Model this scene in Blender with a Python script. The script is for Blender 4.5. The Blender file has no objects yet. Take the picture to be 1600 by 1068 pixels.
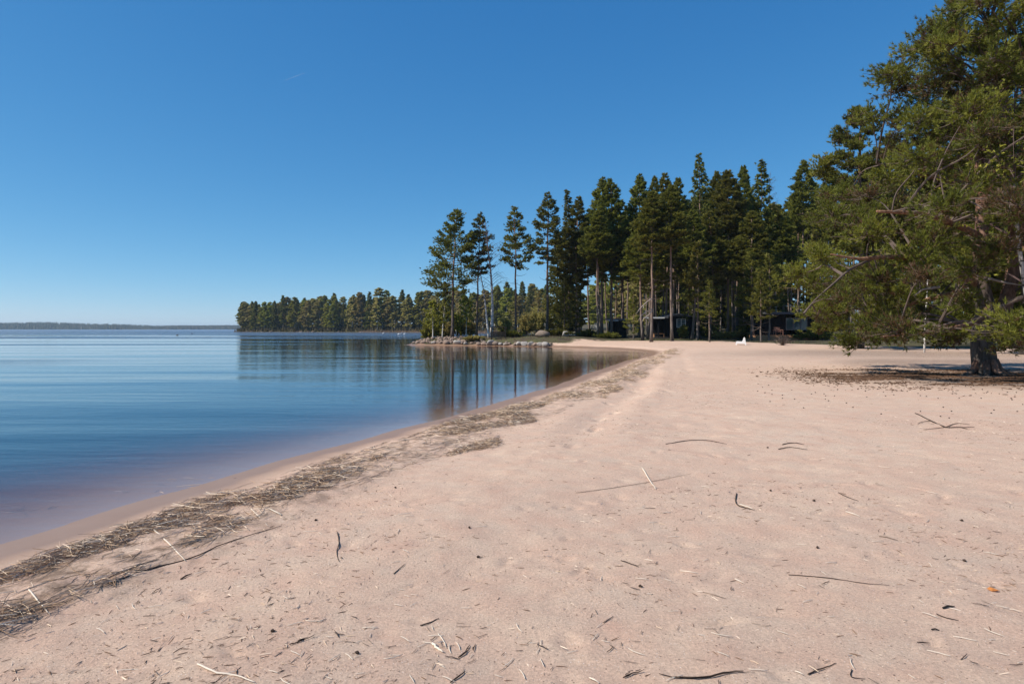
import bpy, math, random
import numpy as np
from mathutils import Vector
random.seed(7)
rng = np.random.default_rng(7)
SC = bpy.context.scene
COL = SC.collection
R = math.radians

# ------------------------------------------------------------------ camera
H = 1.9            # lens height above the water
F = 1067.0         # focal length in pixels of the 1600 px wide photograph
cam = bpy.data.cameras.new('camera')
cam.sensor_width = 36.0
cam.lens = 36.0 * F / 1600.0
cam.shift_y = -20.0 / 1600.0
cam.clip_start = 0.1
cam.clip_end = 30000.0
camo = bpy.data.objects.new('camera', cam)
COL.objects.link(camo)
camo.location = (0, 0, H)
camo.rotation_euler = (R(90), 0, 0)
SC.camera = camo

# ------------------------------------------------------------------ sky and sun
SUN_EL, SUN_AZ = 44.0, 256.0      # azimuth clockwise from +Y; 256 = left and a little behind the camera
w = bpy.data.worlds.new('World'); SC.world = w; w.use_nodes = True
nt = w.node_tree; nt.nodes.clear()
out = nt.nodes.new('ShaderNodeOutputWorld'); bg = nt.nodes.new('ShaderNodeBackground')
sky = nt.nodes.new('ShaderNodeTexSky'); sky.sky_type = 'NISHITA'; sky.sun_disc = False
sky.sun_elevation = R(SUN_EL); sky.sun_rotation = R(SUN_AZ)
sky.altitude = 100; sky.air_density = 0.6; sky.dust_density = 0.1; sky.ozone_density = 6.0
bg.inputs['Strength'].default_value = 0.064
# deep, polarised blue of the photograph: a gamma and gain per channel on the sky's own colour
sep = nt.nodes.new('ShaderNodeSeparateColor'); com = nt.nodes.new('ShaderNodeCombineColor'); nt.links.new(sky.outputs[0], sep.inputs[0])
for ch, (gain, gam) in enumerate(((1.75, 1.26), (1.13, 0.76), (1.04, 0.50))):
    a_ = nt.nodes.new('ShaderNodeMath'); a_.operation = 'MULTIPLY'; a_.inputs[1].default_value = 0.085; nt.links.new(sep.outputs[ch], a_.inputs[0])
    p_ = nt.nodes.new('ShaderNodeMath'); p_.operation = 'POWER'; p_.inputs[1].default_value = gam; nt.links.new(a_.outputs[0], p_.inputs[0])
    m_ = nt.nodes.new('ShaderNodeMath'); m_.operation = 'MULTIPLY'; m_.inputs[1].default_value = gain / 0.085; nt.links.new(p_.outputs[0], m_.inputs[0])
    nt.links.new(m_.outputs[0], com.inputs[ch])
nt.links.new(com.outputs[0], bg.inputs[0]); nt.links.new(bg.outputs[0], out.inputs[0])
sun = bpy.data.lights.new('sun', 'SUN'); sun.energy = 4.4; sun.angle = R(0.53); sun.color = (1.0, 0.93, 0.83)
suno = bpy.data.objects.new('sun', sun); COL.objects.link(suno)
sd = Vector((math.sin(R(SUN_AZ)) * math.cos(R(SUN_EL)), math.cos(R(SUN_AZ)) * math.cos(R(SUN_EL)), math.sin(R(SUN_EL))))
suno.rotation_euler = sd.to_track_quat('Z', 'Y').to_euler()
suno.location = (-50, -10, 60)
SC.view_settings.view_transform = 'Standard'; SC.view_settings.look = 'None'
SC.view_settings.exposure = 0.45; SC.view_settings.gamma = 1.0
SC.cycles.transparent_max_bounces = 16
SC.cycles.max_bounces = 6; SC.cycles.diffuse_bounces = 3; SC.cycles.glossy_bounces = 3
SC.cycles.caustics_reflective = False; SC.cycles.caustics_refractive = False

# ------------------------------------------------------------------ helpers
def ss(a, b, x):
    t = np.clip((np.asarray(x, float) - a) / (b - a), 0, 1)
    return t * t * (3 - 2 * t)
def hsh(i, j, s):
    n = (i.astype(np.int64) * 374761393 + j.astype(np.int64) * 668265263 + s * 974711) & 0xFFFFFFFF
    n = ((n ^ (n >> 13)) * 1274126177) & 0xFFFFFFFF
    n = n ^ (n >> 16)
    return (n & 0xFFFF) / 65535.0
def vn(x, y, s=0):
    x = np.asarray(x, float); y = np.asarray(y, float)
    i = np.floor(x); j = np.floor(y); u = x - i; v = y - j
    u = u * u * (3 - 2 * u); v = v * v * (3 - 2 * v)
    i = i.astype(np.int64); j = j.astype(np.int64)
    a = hsh(i, j, s); b = hsh(i + 1, j, s); c = hsh(i, j + 1, s); d = hsh(i + 1, j + 1, s)
    return (a * (1 - u) + b * u) * (1 - v) + (c * (1 - u) + d * u) * v
def fbm(x, y, s=0, n=4):
    r = 0; a = 0.5
    for k in range(n):
        r = r + a * vn(x * 2 ** k + 17.3 * k, y * 2 ** k - 9.1 * k, s + k); a *= 0.5
    return r
def tag(o, label=None, cat=None, group=None, kind=None):
    if label: o['label'] = label
    if cat: o['category'] = cat
    if group: o['group'] = group
    if kind: o['kind'] = kind
    return o
def empty(name, loc=(0, 0, 0), rz=0.0):
    o = bpy.data.objects.new(name, None); COL.objects.link(o)
    o.empty_display_size = 0.2; o.location = loc; o.rotation_euler = (0, 0, rz); return o
def link(name, me, parent=None, loc=None):
    o = bpy.data.objects.new(name, me); COL.objects.link(o)
    if parent: o.parent = parent
    if loc is not None: o.location = loc
    return o
class MB:
    """Collects verts and faces (tris and quads) with one random value per vertex."""
    def __init__(s): s.v = []; s.f3 = []; s.f4 = []; s.r = []; s.n = 0
    def add(s, v, f3=None, f4=None, r=None):
        v = np.asarray(v, float).reshape(-1, 3)
        if f3 is not None and len(f3): s.f3.append(np.asarray(f3, np.int64) + s.n)
        if f4 is not None and len(f4): s.f4.append(np.asarray(f4, np.int64) + s.n)
        s.v.append(v)
        if r is None: r = 0.5
        s.r.append(np.broadcast_to(np.asarray(r, float), (len(v),)).copy())
        s.n += len(v)
    def tube(s, pts, rad, k=6, r=0.5, cap=True):
        pts = np.asarray(pts, float); n = len(pts)
        rad = np.broadcast_to(np.asarray(rad, float), (n,))
        t = np.gradient(pts, axis=0); t /= np.linalg.norm(t, axis=1, keepdims=True) + 1e-9
        up = np.array([0, 0, 1.0]) if abs(t[:, 2]).mean() < 0.8 else np.array([1.0, 0, 0])
        a = np.cross(t, up); a /= np.linalg.norm(a, axis=1, keepdims=True) + 1e-9
        b = np.cross(t, a)
        th = np.arange(k) * 2 * np.pi / k
        v = pts[:, None] + rad[:, None, None] * (np.cos(th)[None, :, None] * a[:, None] + np.sin(th)[None, :, None] * b[:, None])
        f = []
        for i in range(n - 1):
            for j in range(k):
                j2 = (j + 1) % k
                f.append((i * k + j, (i + 1) * k + j, (i + 1) * k + j2, i * k + j2))
        vv = v.reshape(-1, 3)
        f3 = []
        if cap:
            vv = np.vstack([vv, pts[0], pts[-1]]); c0 = n * k; c1 = c0 + 1
            for j in range(k):
                j2 = (j + 1) % k
                f3.append((c0, j, j2)); f3.append((c1, (n - 1) * k + j2, (n - 1) * k + j))
        s.add(vv, f3, f, r)
    def box(s, lo, hi, r=0.5, rot=0.0, piv=(0, 0)):
        x0, y0, z0 = lo; x1, y1, z1 = hi
        v = np.array([(x0, y0, z0), (x1, y0, z0), (x1, y1, z0), (x0, y1, z0), (x0, y0, z1), (x1, y0, z1), (x1, y1, z1), (x0, y1, z1)], float)
        f = [(0, 3, 2, 1), (4, 5, 6, 7), (0, 1, 5, 4), (1, 2, 6, 5), (2, 3, 7, 6), (3, 0, 4, 7)]
        s.add(v, None, f, r)
    def build(s, name, mat=None, parent=None, smooth=False, loc=None):
        return link(name, s.mesh(name, mat, smooth), parent, loc)
    def mesh(s, name, mat=None, smooth=False):
        V = np.vstack(s.v) if s.v else np.zeros((0, 3))
        f3 = np.vstack(s.f3) if s.f3 else np.zeros((0, 3), np.int64)
        f4 = np.vstack(s.f4) if s.f4 else np.zeros((0, 4), np.int64)
        me = bpy.data.meshes.new(name)
        me.vertices.add(len(V)); me.vertices.foreach_set('co', V.astype(np.float32).ravel())
        nl = len(f3) * 3 + len(f4) * 4
        me.loops.add(nl); me.polygons.add(len(f3) + len(f4))
        me.loops.foreach_set('vertex_index', np.concatenate([f3.ravel(), f4.ravel()]).astype(np.int32))
        st = np.concatenate([np.arange(len(f3)) * 3, len(f3) * 3 + np.arange(len(f4)) * 4]).astype(np.int32)
        me.polygons.foreach_set('loop_start', st)
        me.polygons.foreach_set('use_smooth', np.full(len(st), bool(smooth)))
        at = me.attributes.new('rnd', 'FLOAT', 'POINT')
        at.data.foreach_set('value', np.concatenate(s.r).astype(np.float32))
        me.update(); me.validate()
        if mat: me.materials.append(mat)
        return me

# ------------------------------------------------------------------ materials
class N:
    def __init__(s, name):
        s.m = bpy.data.materials.new(name); s.m.use_nodes = True
        s.t = s.m.node_tree; s.t.nodes.clear()
        s.out = s.t.nodes.new('ShaderNodeOutputMaterial')
    def n(s, typ, **kw):
        x = s.t.nodes.new(typ)
        for k, v in kw.items():
            if k.startswith('i_'):
                x.inputs[k[2:].replace('_', ' ')].default_value = v
            else: setattr(x, k, v)
        return x
    def l(s, a, b): s.t.links.new(a, b)
    def surf(s, a): s.l(a, s.out.inputs['Surface'])
    def coord(s, which='Object', scale=(1, 1, 1), rot=(0, 0, 0), loc=(0, 0, 0)):
        tc = s.n('ShaderNodeTexCoord'); mp = s.n('ShaderNodeMapping')
        mp.inputs['Scale'].default_value = scale; mp.inputs['Rotation'].default_value = rot; mp.inputs['Location'].default_value = loc
        s.l(tc.outputs[which], mp.inputs['Vector']); return mp.outputs[0]
    def noise(s, vec, scale, detail=3, rough=0.55, out='Fac'):
        x = s.n('ShaderNodeTexNoise'); x.inputs['Scale'].default_value = scale; x.inputs['Detail'].default_value = detail
        x.inputs['Roughness'].default_value = rough; s.l(vec, x.inputs['Vector']); return x.outputs[out]
    def ramp(s, fac, stops):
        x = s.n('ShaderNodeValToRGB'); e = x.color_ramp.elements
        while len(e) < len(stops): e.new(0.5)
        for i, (p, c) in enumerate(stops):
            e[i].position = p; e[i].color = (*c, 1) if len(c) == 3 else c
        s.l(fac, x.inputs[0]); return x.outputs[0]
    def mix(s, fac, a, b, blend='MIX'):
        x = s.n('ShaderNodeMix', data_type='RGBA', blend_type=blend)
        for v, i in ((fac, 0), (a, 6), (b, 7)):
            if hasattr(v, 'is_output') or hasattr(v, 'links'): s.l(v, x.inputs[i])
            elif i == 0: x.inputs[i].default_value = v
            else: x.inputs[i].default_value = (*v, 1)
        return x.outputs[2]
    def math(s, op, a, b=0.0, clamp=False):
        x = s.n('ShaderNodeMath', operation=op, use_clamp=clamp)
        for v, i in ((a, 0), (b, 1)):
            if hasattr(v, 'links'): s.l(v, x.inputs[i])
            else: x.inputs[i].default_value = v
        return x.outputs[0]
    def attr(s, name): return s.n('ShaderNodeAttribute', attribute_name=name).outputs['Fac']
    def bump(s, h, dist, strength=1.0, normal=None):
        x = s.n('ShaderNodeBump'); x.inputs['Distance'].default_value = dist; x.inputs['Strength'].default_value = strength
        s.l(h, x.inputs['Height'])
        if normal is not None: s.l(normal, x.inputs['Normal'])
        return x.outputs[0]
    def pbr(s, col, rough=0.8, normal=None, spec=0.3, metal=0.0):
        x = s.n('ShaderNodeBsdfPrincipled')
        if hasattr(col, 'links'): s.l(col, x.inputs['Base Color'])
        else: x.inputs['Base Color'].default_value = (*col, 1)
        if hasattr(rough, 'links'): s.l(rough, x.inputs['Roughness'])
        else: x.inputs['Roughness'].default_value = rough
        x.inputs['Specular IOR Level'].default_value = spec; x.inputs['Metallic'].default_value = metal
        if normal is not None: s.l(normal, x.inputs['Normal'])
        return x.outputs[0]

def foliage_mat(name, dark, mid, light, trans=0.25, objvar=0.35, brown=None):
    m = N(name)
    oi = m.n('ShaderNodeObjectInfo')
    c = m.ramp(m.attr('rnd'), [(0.0, dark), (0.5, mid), (1.0, light)] if brown is None else [(0.0, brown), (0.10, brown), (0.16, dark), (0.5, mid), (1.0, light)])
    hv = m.n('ShaderNodeHueSaturation')
    m.l(m.math('ADD', m.math('MULTIPLY', oi.outputs['Random'], 0.03), 0.485), hv.inputs['Hue'])
    m.l(m.math('ADD', m.math('MULTIPLY', oi.outputs['Random'], objvar), 1 - objvar / 2), hv.inputs['Value'])
    m.l(c, hv.inputs['Color'])
    p = m.pbr(hv.outputs[0], 0.6, spec=0.25)
    t = m.n('ShaderNodeBsdfTranslucent'); m.l(hv.outputs[0], t.inputs[0])
    x = m.n('ShaderNodeMixShader'); x.inputs[0].default_value = trans
    m.l(p, x.inputs[1]); m.l(t.outputs[0], x.inputs[2]); m.surf(x.outputs[0]); return m.m
def bark_mat(name, low, high, z0=0.25, z1=0.6, scale=1.0):
    m = N(name)
    g = m.n('ShaderNodeTexCoord'); sp = m.n('ShaderNodeSeparateXYZ'); m.l(g.outputs['Generated'], sp.inputs[0])
    v = m.coord('Object', (9 * scale, 9 * scale, 1.6 * scale))
    n1 = m.noise(v, 1.0, 6, 0.7)
    f = m.n('ShaderNodeMapRange'); f.inputs['From Min'].default_value = z0; f.inputs['From Max'].default_value = z1
    m.l(m.math('ADD', sp.outputs[2], m.math('MULTIPLY', m.math('SUBTRACT', n1, 0.5), 0.25)), f.inputs['Value'])
    c = m.mix(f.outputs[0], low, high)
    c = m.mix(m.ramp(n1, [(0.35, (0, 0, 0)), (0.65, (1, 1, 1))]), m.mix(0.62, c, (0.02, 0.015, 0.012)), m.mix(0.25, c, (0.5, 0.42, 0.36)))
    m.surf(m.pbr(c, 0.9, m.bump(n1, 0.04), 0.15)); return m.m
def plain(name, col, rough=0.7, var=0.25, scale=8.0, spec=0.3, bump=0.0, metal=0.0):
    m = N(name); v = m.coord('Object'); n1 = m.noise(v, scale, 4)
    c = m.mix(n1, tuple(x * (1 - var) for x in col), tuple(min(1, x * (1 + var)) for x in col))
    m.surf(m.pbr(c, rough, m.bump(n1, bump) if bump else None, spec, metal)); return m.m

M = {}
M['needles'] = foliage_mat('pine_needles', (0.066, 0.075, 0.015), (0.165, 0.170, 0.028), (0.29, 0.27, 0.046), 0.38)
M['needles_near'] = foliage_mat('near_pine_needles', (0.060, 0.072, 0.014), (0.165, 0.180, 0.026), (0.31, 0.30, 0.050), 0.4, 0.1, (0.15, 0.085, 0.045))
M['spruce'] = foliage_mat('spruce_needles', (0.055, 0.065, 0.014), (0.145, 0.155, 0.027), (0.26, 0.245, 0.043), 0.38)
M['birch_leaf'] = foliage_mat('birch_leaves', (0.16, 0.17, 0.025), (0.30, 0.30, 0.045), (0.46, 0.44, 0.07), 0.45)
M['bud'] = foliage_mat('budding_twigs', (0.21, 0.17, 0.065), (0.40, 0.33, 0.11), (0.54, 0.47, 0.16), 0.42)
M['bark'] = bark_mat('pine_bark', (0.10, 0.075, 0.06), (0.34, 0.15, 0.075))
M['bark_far'] = bark_mat('forest_pine_bark', (0.15, 0.125, 0.108), (0.33, 0.20, 0.135), 0.1, 0.5, 0.6)
M['bark_big'] = bark_mat('old_pine_bark', (0.042, 0.037, 0.033), (0.24, 0.10, 0.055), 0.22, 0.5, 0.8)
M['limb'] = bark_mat('pine_limb_bark', (0.24, 0.115, 0.06), (0.36, 0.17, 0.085), 0.1, 0.6)
M['twig'] = plain('dead_twig', (0.115, 0.085, 0.07), 0.9, 0.5, 3.0)
M['grey_twig'] = plain('grey_dead_branch', (0.34, 0.28, 0.24), 0.9, 0.4, 3.0)
def birch_bark():
    m = N('birch_bark')
    v = m.coord('Object', (1.2, 1.2, 7)); n1 = m.noise(v, 1.0, 5, 0.7)
    g = m.n('ShaderNodeTexCoord'); sp = m.n('ShaderNodeSeparateXYZ'); m.l(g.outputs['Generated'], sp.inputs[0])
    c = m.ramp(n1, [(0.38, (0.06, 0.05, 0.045)), (0.46, (0.62, 0.58, 0.53)), (1.0, (0.72, 0.69, 0.64))])
    f = m.n('ShaderNodeMapRange'); f.inputs['From Min'].default_value = 0.35; f.inputs['From Max'].default_value = 0.75
    m.l(sp.outputs[2], f.inputs['Value'])
    c = m.mix(f.outputs[0], c, (0.12, 0.085, 0.075))
    m.surf(m.pbr(c, 0.8, None, 0.2)); return m.m
M['birch'] = birch_bark()
M['purple_twig'] = plain('bare_birch_twigs', (0.13, 0.085, 0.08), 0.9, 0.3, 1.0)

# ------------------------------------------------------------------ the lie of the land
def px2w(px, py, z=0.0):
    Y = (H - z) * F / (py - 514.0); return (px - 800.0) / F * Y, Y
near = [px2w(*p) for p in ((0, 845), (100, 815), (200, 785), (300, 757), (400, 727), (500, 700), (600, 675), (700, 652), (760, 636), (820, 618), (880, 598), (940, 577), (975, 564))]
ctrl = [(-160, -260), (-60, -90), (-22, -24), (-9, -5), (-6.2, 1.5)] + near + [(8.9, 47), (10.9, 54.5), (11.0, 60), (9.3, 66), (5.5, 72), (0, 76), (-5, 78.5), (-9, 80.5), (-12.6, 82.5),
        (-12.5, 85.5), (-8, 88.5), (-2, 92), (4, 98), (13, 112), (24, 140), (32, 180), (30, 230), (18, 280), (-6, 325), (-40, 368), (-84, 400), (-128, 425), (-165, 442), (-181, 452), (-184, 462),
        (-165, 500), (-110, 640), (200, 1100)]
def catmull(P, n=6):
    P = np.array(P, float); o = []
    for i in range(len(P) - 1):
        p0 = P[max(i - 1, 0)]; p1 = P[i]; p2 = P[i + 1]; p3 = P[min(i + 2, len(P) - 1)]
        for k in range(n):
            t = k / n
            o.append(0.5 * ((2 * p1) + (-p0 + p2) * t + (2 * p0 - 5 * p1 + 4 * p2 - p3) * t * t + (-p0 + 3 * p1 - 3 * p2 + p3) * t ** 3))
    o.append(P[-1]); return np.array(o)
SHORE = catmull(ctrl, 5)
POLY = np.vstack([SHORE, [(7000, 2500), (9000, -3000), (-160, -3000)]])
def sdist(x, y):
    """Distance inland from the waterline (negative out in the lake)."""
    x = np.asarray(x, float).ravel(); y = np.asarray(y, float).ravel()
    best = np.full(x.shape, 1e18); ins = np.zeros(x.shape, bool)
    P = POLY; n = len(P)
    for i in range(n):
        ax, ay = P[i]; bx, by = P[(i + 1) % n]
        dx, dy = bx - ax, by - ay
        t = np.clip(((x - ax) * dx + (y - ay) * dy) / (dx * dx + dy * dy + 1e-12), 0, 1)
        d = (x - ax - t * dx) ** 2 + (y - ay - t * dy) ** 2
        best = np.minimum(best, d)
        if ay != by:
            c = ((ay > y) != (by > y)) & (x < (bx - ax) * (y - ay) / (by - ay) + ax)
            ins ^= c
    return np.sqrt(best) * np.where(ins, 1, -1)
frng = np.random.default_rng(3)
DENTS = []
for i in range(900):
    yy = 2.2 + 30 * frng.random() ** 1.6; xx = frng.uniform(-1, 1) * (yy * 0.85 + 1)
    DENTS.append((xx, yy, frng.uniform(0.06, 0.15), frng.uniform(0.03, 0.06), frng.uniform(0, 3.14), frng.uniform(0.004, 0.018)))
for i in range(34):      # a walked line along the beach towards the bay
    t = i / 33; yy = 9 + 45 * t; xx = float(np.interp(yy, [7, 9, 13.4, 17, 24, 41, 54], [.3, .9, 1.85, 3.0, 4.7, 8.6, 11.4])) + (0.16 if i % 2 else -0.16)
    DENTS.append((xx + frng.normal() * .2, yy + frng.normal() * .3, 0.2, 0.09, frng.uniform(.9, 1.8), frng.uniform(.02, .045)))
    DENTS.append((xx + frng.uniform(.5, 1.8), yy + frng.uniform(-1, 1), frng.uniform(.12, .5), frng.uniform(.08, .2), frng.uniform(0.5, 2), frng.uniform(.01, .035)))
def height(x, y, fine=True, d=None):
    shp = np.shape(x); x = np.asarray(x, float).ravel(); y = np.asarray(y, float).ravel()
    d = sdist(x, y) if d is None else d.ravel()
    d0 = d; d = d + (1 - ss(40, 60, y)) * (0.30 * (vn(x * .35, y * .35, 6) - .5) + 0.10 * (vn(x * 1.1, y * 1.1, 7) - .5)) * (1 - ss(1.5, 4, np.abs(d)))
    dd = d + 0.12 * (vn(x * 0.8, y * 0.8, 5) - 0.5) * ss(0, 1, np.abs(d))
    z = np.interp(dd, [-400, -60, -25, -8, -3, -1, 0, 1.1, 1.7, 2.2, 2.8, 4, 10, 30, 60, 300], [-7, -4, -2.6, -0.95, -0.38, -0.115, 0, 0.13, 0.27, 0.31, 0.30, 0.38, 0.47, 0.50, 0.55, 0.7])
    land = ss(1.0, 9, d)
    z = z + land * (0.18 * ss(50, 76, y) + 0.75 * ss(76, 118, y) + 0.9 * ss(118, 220, y) * ss(4, 30, d) + 3.0 * ss(15, 90, d) * ss(200, 400, y))
    z = z + 0.45 * ss(.3, 3, d) * ss(74, 78, y) * (1 - ss(94, 104, y)) * (1 - ss(4, 14, x))
    tx = x - np.interp(y, [7, 9, 13.4, 17, 24, 41, 54], [.3, .9, 1.85, 3.0, 4.7, 8.6, 11.4]) - .25 * (vn(y * .7, y * 0, 71) - .5)
    tm = ss(8, 11, y) * (1 - ss(46, 54, y)) * (.45 + .9 * vn(x * .9, y * .9, 72))
    z = z + tm * (-.055 * np.exp(-(tx / .30) ** 2) + .028 * np.exp(-((tx - .62) / .25) ** 2) + .02 * np.exp(-((tx + .6) / .3) ** 2) - .035 * np.exp(-((tx - 1.5) / .22) ** 2) * ss(20, 26, y))
    z = z + ss(2.2, 5, d) * (0.10 * (fbm(x * 0.22, y * 0.22, 11, 3) - 0.45) + 0.035 * (fbm(x * 1.1, y * 1.1, 12, 3) - 0.45))
    if fine:
        nr = 1 - ss(25, 60, np.abs(y))
        z = z + ss(1.0, 2.2, d) * nr * (0.030 * (fbm(x * 2.1 + 4, y * 2.6, 23, 4) - 0.45) + 0.018 * (fbm(x * 4.0, y * 4.0, 21, 3) - 0.45) + 0.007 * (fbm(x * 13, y * 13, 22, 2) - 0.4))
        wr = ss(1.0, 1.5, d) * (1 - ss(2.3, 3.0, d)) * (1 - ss(40, 60, y))
        z = z + wr * (0.07 * (fbm(x * 1.7, y * 1.7, 31, 3) - 0.4) + 0.035 * (fbm(x * 7, y * 7, 32, 3) - 0.4))
    return z.reshape(shp)

def axis(fine0, fine1, step, grow, lo, hi):
    a = list(np.arange(fine0, fine1, step)); s = step; v = a[-1]
    while v < hi: s *= grow; v += s; a.append(v)
    s = step; v = fine0; b = []
    while v > lo: s *= grow; v -= s; b.append(v)
    return np.array(b[::-1] + a)
xs = axis(-5.2, 4.2, 0.03, 1.022, -6000, 6000)
ys = axis(2.4, 9.5, 0.028, 1.016, -60, 7000)
X, Y = np.meshgrid(xs, ys)
D = sdist(X, Y).reshape(X.shape)
Z = height(X, Y, True, D)
for (cx, cy, a, b, th, dep) in DENTS:
    i0 = np.searchsorted(xs, cx - 0.7); i1 = np.searchsorted(xs, cx + 0.7); j0 = np.searchsorted(ys, cy - 0.7); j1 = np.searchsorted(ys, cy + 0.7)
    if i1 <= i0 or j1 <= j0: continue
    xx = X[j0:j1, i0:i1] - cx; yy = Y[j0:j1, i0:i1] - cy
    u = (xx * math.cos(th) + yy * math.sin(th)) / a; v = (-xx * math.sin(th) + yy * math.cos(th)) / b
    r2 = u * u + v * v
    if float(sdist([cx], [cy])[0]) < 2.6: continue
    Z[j0:j1, i0:i1] += dep * (-np.exp(-r2 * 1.4) + 0.22 * np.exp(-(np.sqrt(r2) - 1.45) ** 2 * 3))
def hg(x, y):
    x = np.asarray(x, float); y = np.asarray(y, float)
    i = np.clip(np.searchsorted(xs, x) - 1, 0, len(xs) - 2); j = np.clip(np.searchsorted(ys, y) - 1, 0, len(ys) - 2)
    u = (x - xs[i]) / (xs[i + 1] - xs[i]); v = (y - ys[j]) / (ys[j + 1] - ys[j])
    return (Z[j, i] * (1 - u) + Z[j, i + 1] * u) * (1 - v) + (Z[j + 1, i] * (1 - u) + Z[j + 1, i + 1] * u) * v
def h1(x, y): return float(hg(x, y))
MARCH = np.geomspace(2.2, 160, 1500)
def gpix(px, py):
    gx_ = (px - 800.0) / F * MARCH; rz_ = H - (py - 514.0) / F * MARCH; k = int(np.argmax(rz_ <= hg(gx_, MARCH)))
    if k == 0: k = len(MARCH) - 1
    lo, hi = MARCH[k - 1], MARCH[k]
    for _ in range(12):
        m_ = (lo + hi) / 2
        if H - (py - 514.0) / F * m_ <= h1((px - 800.0) / F * m_, m_): hi = m_
        else: lo = m_
    x = (px - 800.0) / F * hi; return x, hi, h1(x, hi)
nx, ny = len(xs), len(ys)
gi = np.arange(nx * ny).reshape(ny, nx)
quads = np.stack([gi[:-1, :-1], gi[:-1, 1:], gi[1:, 1:], gi[1:, :-1]], -1).reshape(-1, 4)
g = MB(); g.add(np.stack([X, Y, Z], -1).reshape(-1, 3), None, quads)

def ground_material():
    m = N('sand_and_forest_floor')
    P = m.coord('Object')
    d = m.attr('shore'); fo = m.attr('forest'); wr = m.attr('wrack'); li_shade = m.attr('litter_shade')
    big = m.noise(P, 0.35, 4); mid = m.noise(P, 3.0, 5, 0.6); fin = m.noise(P, 60, 6, 0.75); gr = m.noise(P, 330, 2, 0.9)
    sand = m.ramp(big, [(0.3, (0.64, 0.44, 0.315)), (0.45, (0.615, 0.455, 0.34)), (0.55, (0.66, 0.48, 0.35)), (0.75, (0.615, 0.49, 0.375))])
    sand = m.mix(m.ramp(mid, [(0.35, (0, 0, 0)), (0.75, (1, 1, 1))]), sand, (0.61, 0.39, 0.28))
    sand = m.mix(m.math('MULTIPLY', m.ramp(fin, [(0.42, (1, 1, 1)), (0.6, (0, 0, 0))]), 0.40), sand, (0.24, 0.165, 0.13))
    sand = m.mix(m.math('MULTIPLY', m.ramp(gr, [(0.52, (0, 0, 0)), (0.72, (1, 1, 1))]), 0.45), sand, (0.74, 0.62, 0.53))
    # small dark crumbs lying in the sand
    vo = m.n('ShaderNodeTexVoronoi'); vo.inputs['Scale'].default_value = 26; vo.inputs['Randomness'].default_value = 1.0; m.l(P, vo.inputs['Vector'])
    vr = m.n('ShaderNodeSeparateColor'); m.l(vo.outputs['Color'], vr.inputs[0])
    crumb = m.math('MULTIPLY', m.math('LESS_THAN', vo.outputs['Distance'], 0.13), m.math('GREATER_THAN', vr.outputs[0], 0.5))
    sand = m.mix(m.math('MULTIPLY', crumb, 0.75), sand, (0.09, 0.06, 0.045))
    vo2 = m.n('ShaderNodeTexVoronoi'); vo2.inputs['Scale'].default_value = 75; m.l(P, vo2.inputs['Vector'])
    vr2 = m.n('ShaderNodeSeparateColor'); m.l(vo2.outputs['Color'], vr2.inputs[0])
    cr2 = m.math('MULTIPLY', m.math('LESS_THAN', vo2.outputs['Distance'], 0.22), m.math('GREATER_THAN', vr2.outputs[0], 0.72))
    sand = m.mix(m.math('MULTIPLY', cr2, 0.55), sand, (0.16, 0.10, 0.075))
    cr3 = m.math('MULTIPLY', m.math('LESS_THAN', vo2.outputs['Distance'], 0.2), m.math('LESS_THAN', vr2.outputs[1], 0.12))
    sand = m.mix(m.math('MULTIPLY', cr3, 0.7), sand, (0.85, 0.78, 0.70))
    wet = m.ramp(d, [(0.0, (1, 1, 1)), (0.38, (1, 1, 1)), (0.85, (0, 0, 0))])
    wetc = m.mix(mid, (0.25, 0.152, 0.098), (0.30, 0.19, 0.128))
    col = m.mix(wet, sand, wetc)
    # dark humus under the washed-up reeds
    hn = m.noise(P, 5.5, 6, 0.7)
    hum = m.math('MULTIPLY', wr, m.ramp(hn, [(0.44, (0, 0, 0)), (0.60, (1, 1, 1))]), True)
    col = m.mix(m.math('MULTIPLY', hum, 0.8), col, m.mix(fin, (0.09, 0.055, 0.036), (0.27, 0.185, 0.125)))
    # grey needle litter, cones and bark crumbs, darkened to stand in for pine shade
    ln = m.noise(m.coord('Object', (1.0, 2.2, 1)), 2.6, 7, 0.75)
    lf = m.math('MULTIPLY', m.ramp(ln, [(0.40, (0, 0, 0)), (0.62, (1, 1, 1))]), li_shade, True)
    lf2 = m.math('MAXIMUM', lf, m.math('MULTIPLY', li_shade, 0.6))
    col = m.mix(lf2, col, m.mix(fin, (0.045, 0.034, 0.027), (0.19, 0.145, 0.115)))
    # heath and moss under the trees
    fn = m.noise(P, 0.55, 6, 0.65)
    ff = m.ramp(m.math('ADD', fo, m.math('MULTIPLY', m.math('SUBTRACT', fn, 0.5), 0.9)), [(0.42, (0, 0, 0)), (0.58, (1, 1, 1))])
    floor = m.ramp(m.noise(P, 0.9, 6, 0.7), [(0.3, (0.035, 0.027, 0.02)), (0.45, (0.085, 0.062, 0.042)), (0.58, (0.075, 0.08, 0.03)), (0.75, (0.19, 0.14, 0.09))])
    col = m.mix(ff, col, floor)
    rough = m.ramp(wet, [(0.0, (0.95, 0.95, 0.95)), (1.0, (0.42, 0.42, 0.42))])
    bb = m.math('ADD', m.math('MULTIPLY', fin, 1.0), m.math('MULTIPLY', mid, 1.5))
    dry = m.math('SUBTRACT', 1.0, m.math('MULTIPLY', wet, 0.9))
    nrm = m.bump(m.math('MULTIPLY', bb, dry), 0.009, 1.0)
    nrm = m.bump(m.math('MULTIPLY', gr, dry), 0.0022, 1.0, nrm)
    m.surf(m.pbr(col, rough, nrm, 0.2)); return m.m
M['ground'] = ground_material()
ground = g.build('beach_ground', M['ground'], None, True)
tag(ground, kind='structure')
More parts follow.
